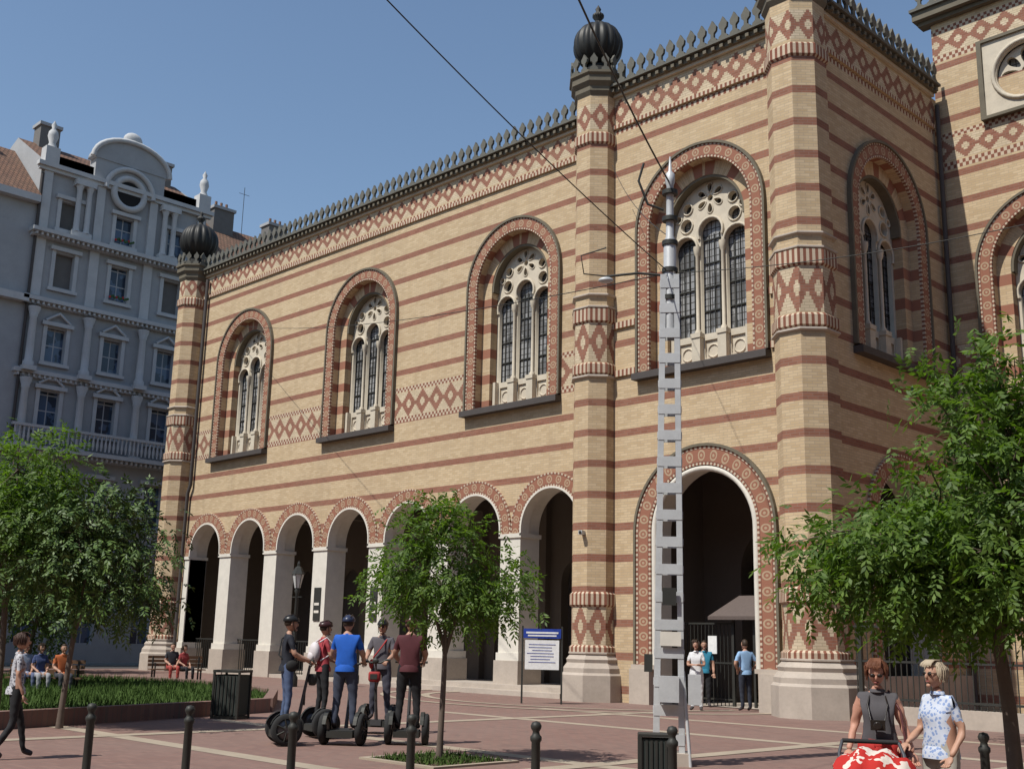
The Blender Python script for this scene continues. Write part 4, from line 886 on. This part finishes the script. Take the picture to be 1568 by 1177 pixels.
mb.lathe((0,0,3.3),[(.1,0),(.2,.45),(.2,.47)],6,mgl,sm=False); mb.lathe((0,0,3.3),[(.24,.47),(.12,.7),(.05,.75),(.05,.85),(0,.95)],6,M_dark,sm=False)
for k in range(6): a=k*math.pi/3; mb.tube([(.1*math.cos(a),.1*math.sin(a),3.3),(.2*math.cos(a),.2*math.sin(a),3.77)],.012,4,M_dark)
mb.box((0,0,3.0),(.6,.03,.03),M_dark); mb.build("post_and_lantern",E)
E=empty("entrance_gate"); mb=MB([M_dark]); mrd=cm("canopy_brown",(.11,.085,.075))
y0=YB+1.3
for i in range(14): x=BX-1.7+i*.13; mb.box((x,y0,1.15),(.02,.02,2.3),M_dark)
for x in(BX-1.75,BX+.05,BX+.75,BX+1.7): mb.box((x,y0,1.3),(.07,.07,2.6),M_dark)
for z in(.2,1.2,2.3): mb.box((BX-.85,y0,z),(1.8,.05,.05),M_dark)
mb.box((BX+1.25,y0+.03,1.1),(.85,.04,2.2),M_wood)
mb.box((BX-.6,y0-.1,1.7),(.3,.03,.5),mwt)
x0,x1,yy0,yy1=BX-.6,BX+1.8,y0-.3,y0+1.1; A=[(x0,yy0,2.5),(x1,yy0,2.5),(x1,yy1,2.5),(x0,yy1,2.5)]; Tp=[(x0+.6,y0+.4,3.1),(x1-.6,y0+.4,3.1)]
mb.face([A[0],A[1],Tp[1],Tp[0]],mrd); mb.face([A[2],A[3],Tp[0],Tp[1]],mrd); mb.face([A[1],A[2],Tp[1]],mrd); mb.face([A[3],A[0],Tp[0]],mrd); mb.box(((x0+x1)/2,yy0,2.45),(x1-x0,.04,.1),mrd)
mb.build("bars_and_canopy",E)
E=empty("iron_fence"); mb=MB([M_dark]); 
for i in range(88): x=-14.0+i*.14; mb.box((x,25.6,1.35),(.022,.022,1.9),M_dark); mb.lathe((x,25.6,2.3),[(.03,0),(0,.12)],4,M_dark)
for z in(.55,1.4,2.2): mb.box((-7.9,25.6,z),(12.3,.05,.05),M_dark)
mb.box((-7.9,25.6,.2),(12.3,.35,.4),M_stone)
for x in(-13.9,-10.5,-7,-3.5): mb.box((x,25.6,1.3),(.1,.1,2.6),M_dark)
mb.build("railings",E)
p=G(.311,9.25); E=empty("baby_stroller",(p.x,p.y,0),R(FACE_AWAY-195)); mb=MB([M_red]); 
def rw():
    n=NT("red_white_fabric",.85,.1); p_,_,_,_=n.obj(); v=n.noise(p_,8,2); return n.out(n.mix(n.m('GREATER_THAN',v,.53),(.42,.03,.025),(.62,.54,.47)))
M_rw=rw()
# draped printed cloth over the hood, folds in the fabric, seat shell, push bar toward the walker
rows=[]
for i in range(15):
    t=math.pi*(.02+.66*i/14); row=[]
    for u in np.linspace(-1,1,19):
        fold=.018*math.sin(u*11+i*.5)+.012*math.sin(i*1.3+u*4); drop=.12*abs(u)**3
        row.append((.31*u*(1-.10*math.cos(t)**2),.0+(.34+fold)*math.cos(t),.56+(.34+fold)*math.sin(t)-drop))
    rows.append(row)
mb.grid(rows,M_rw)
mb.tube([Vector(q)+Vector((0,.0,.004)) for q in rows[0]],.014,5,M_red)
mb.ell((0,.08,.42),(.24,.38,.2),M_red,f=lambda p:Vector((p.x,p.y,min(p.z,.35))))
for sx in(-1,1):
    mb.tube([(sx*.25,.4,.12),(sx*.26,.0,.45),(sx*.25,-.34,.84),(sx*.22,-.46,.93)],.014,6,M_hub); mb.tube([(sx*.25,-.35,.12),(sx*.26,.2,.5)],.014,6,M_hub)
    for y in(.42,-.36): mb.lathe((sx*.27,y,.11),[(.0,-.02),(.08,-.02),(.11,-.015),(.11,.015),(.08,.02),(0,.02)],18,M_tyre,M=Matrix.Rotation(R(90),3,'Y'))
mb.tube([(-.22,-.46,.93),(.22,-.46,.93)],.018,8,M_tyre)
mb.build("seat_and_frame",E)
E=empty("security_camera"); mb=MB([M_white]); q=Vector((-22.9,25.72,4.9)); mb.box(q,(.12,.4,.12),M_galv,rz=.3); mb.tube([q,q+Vector((-.05,.3,.12))],.025,6,M_galv); mb.ell(q-Vector((-.06,.2,.0)),(.05,.03,.05),M_dark); mb.build("housing",E)
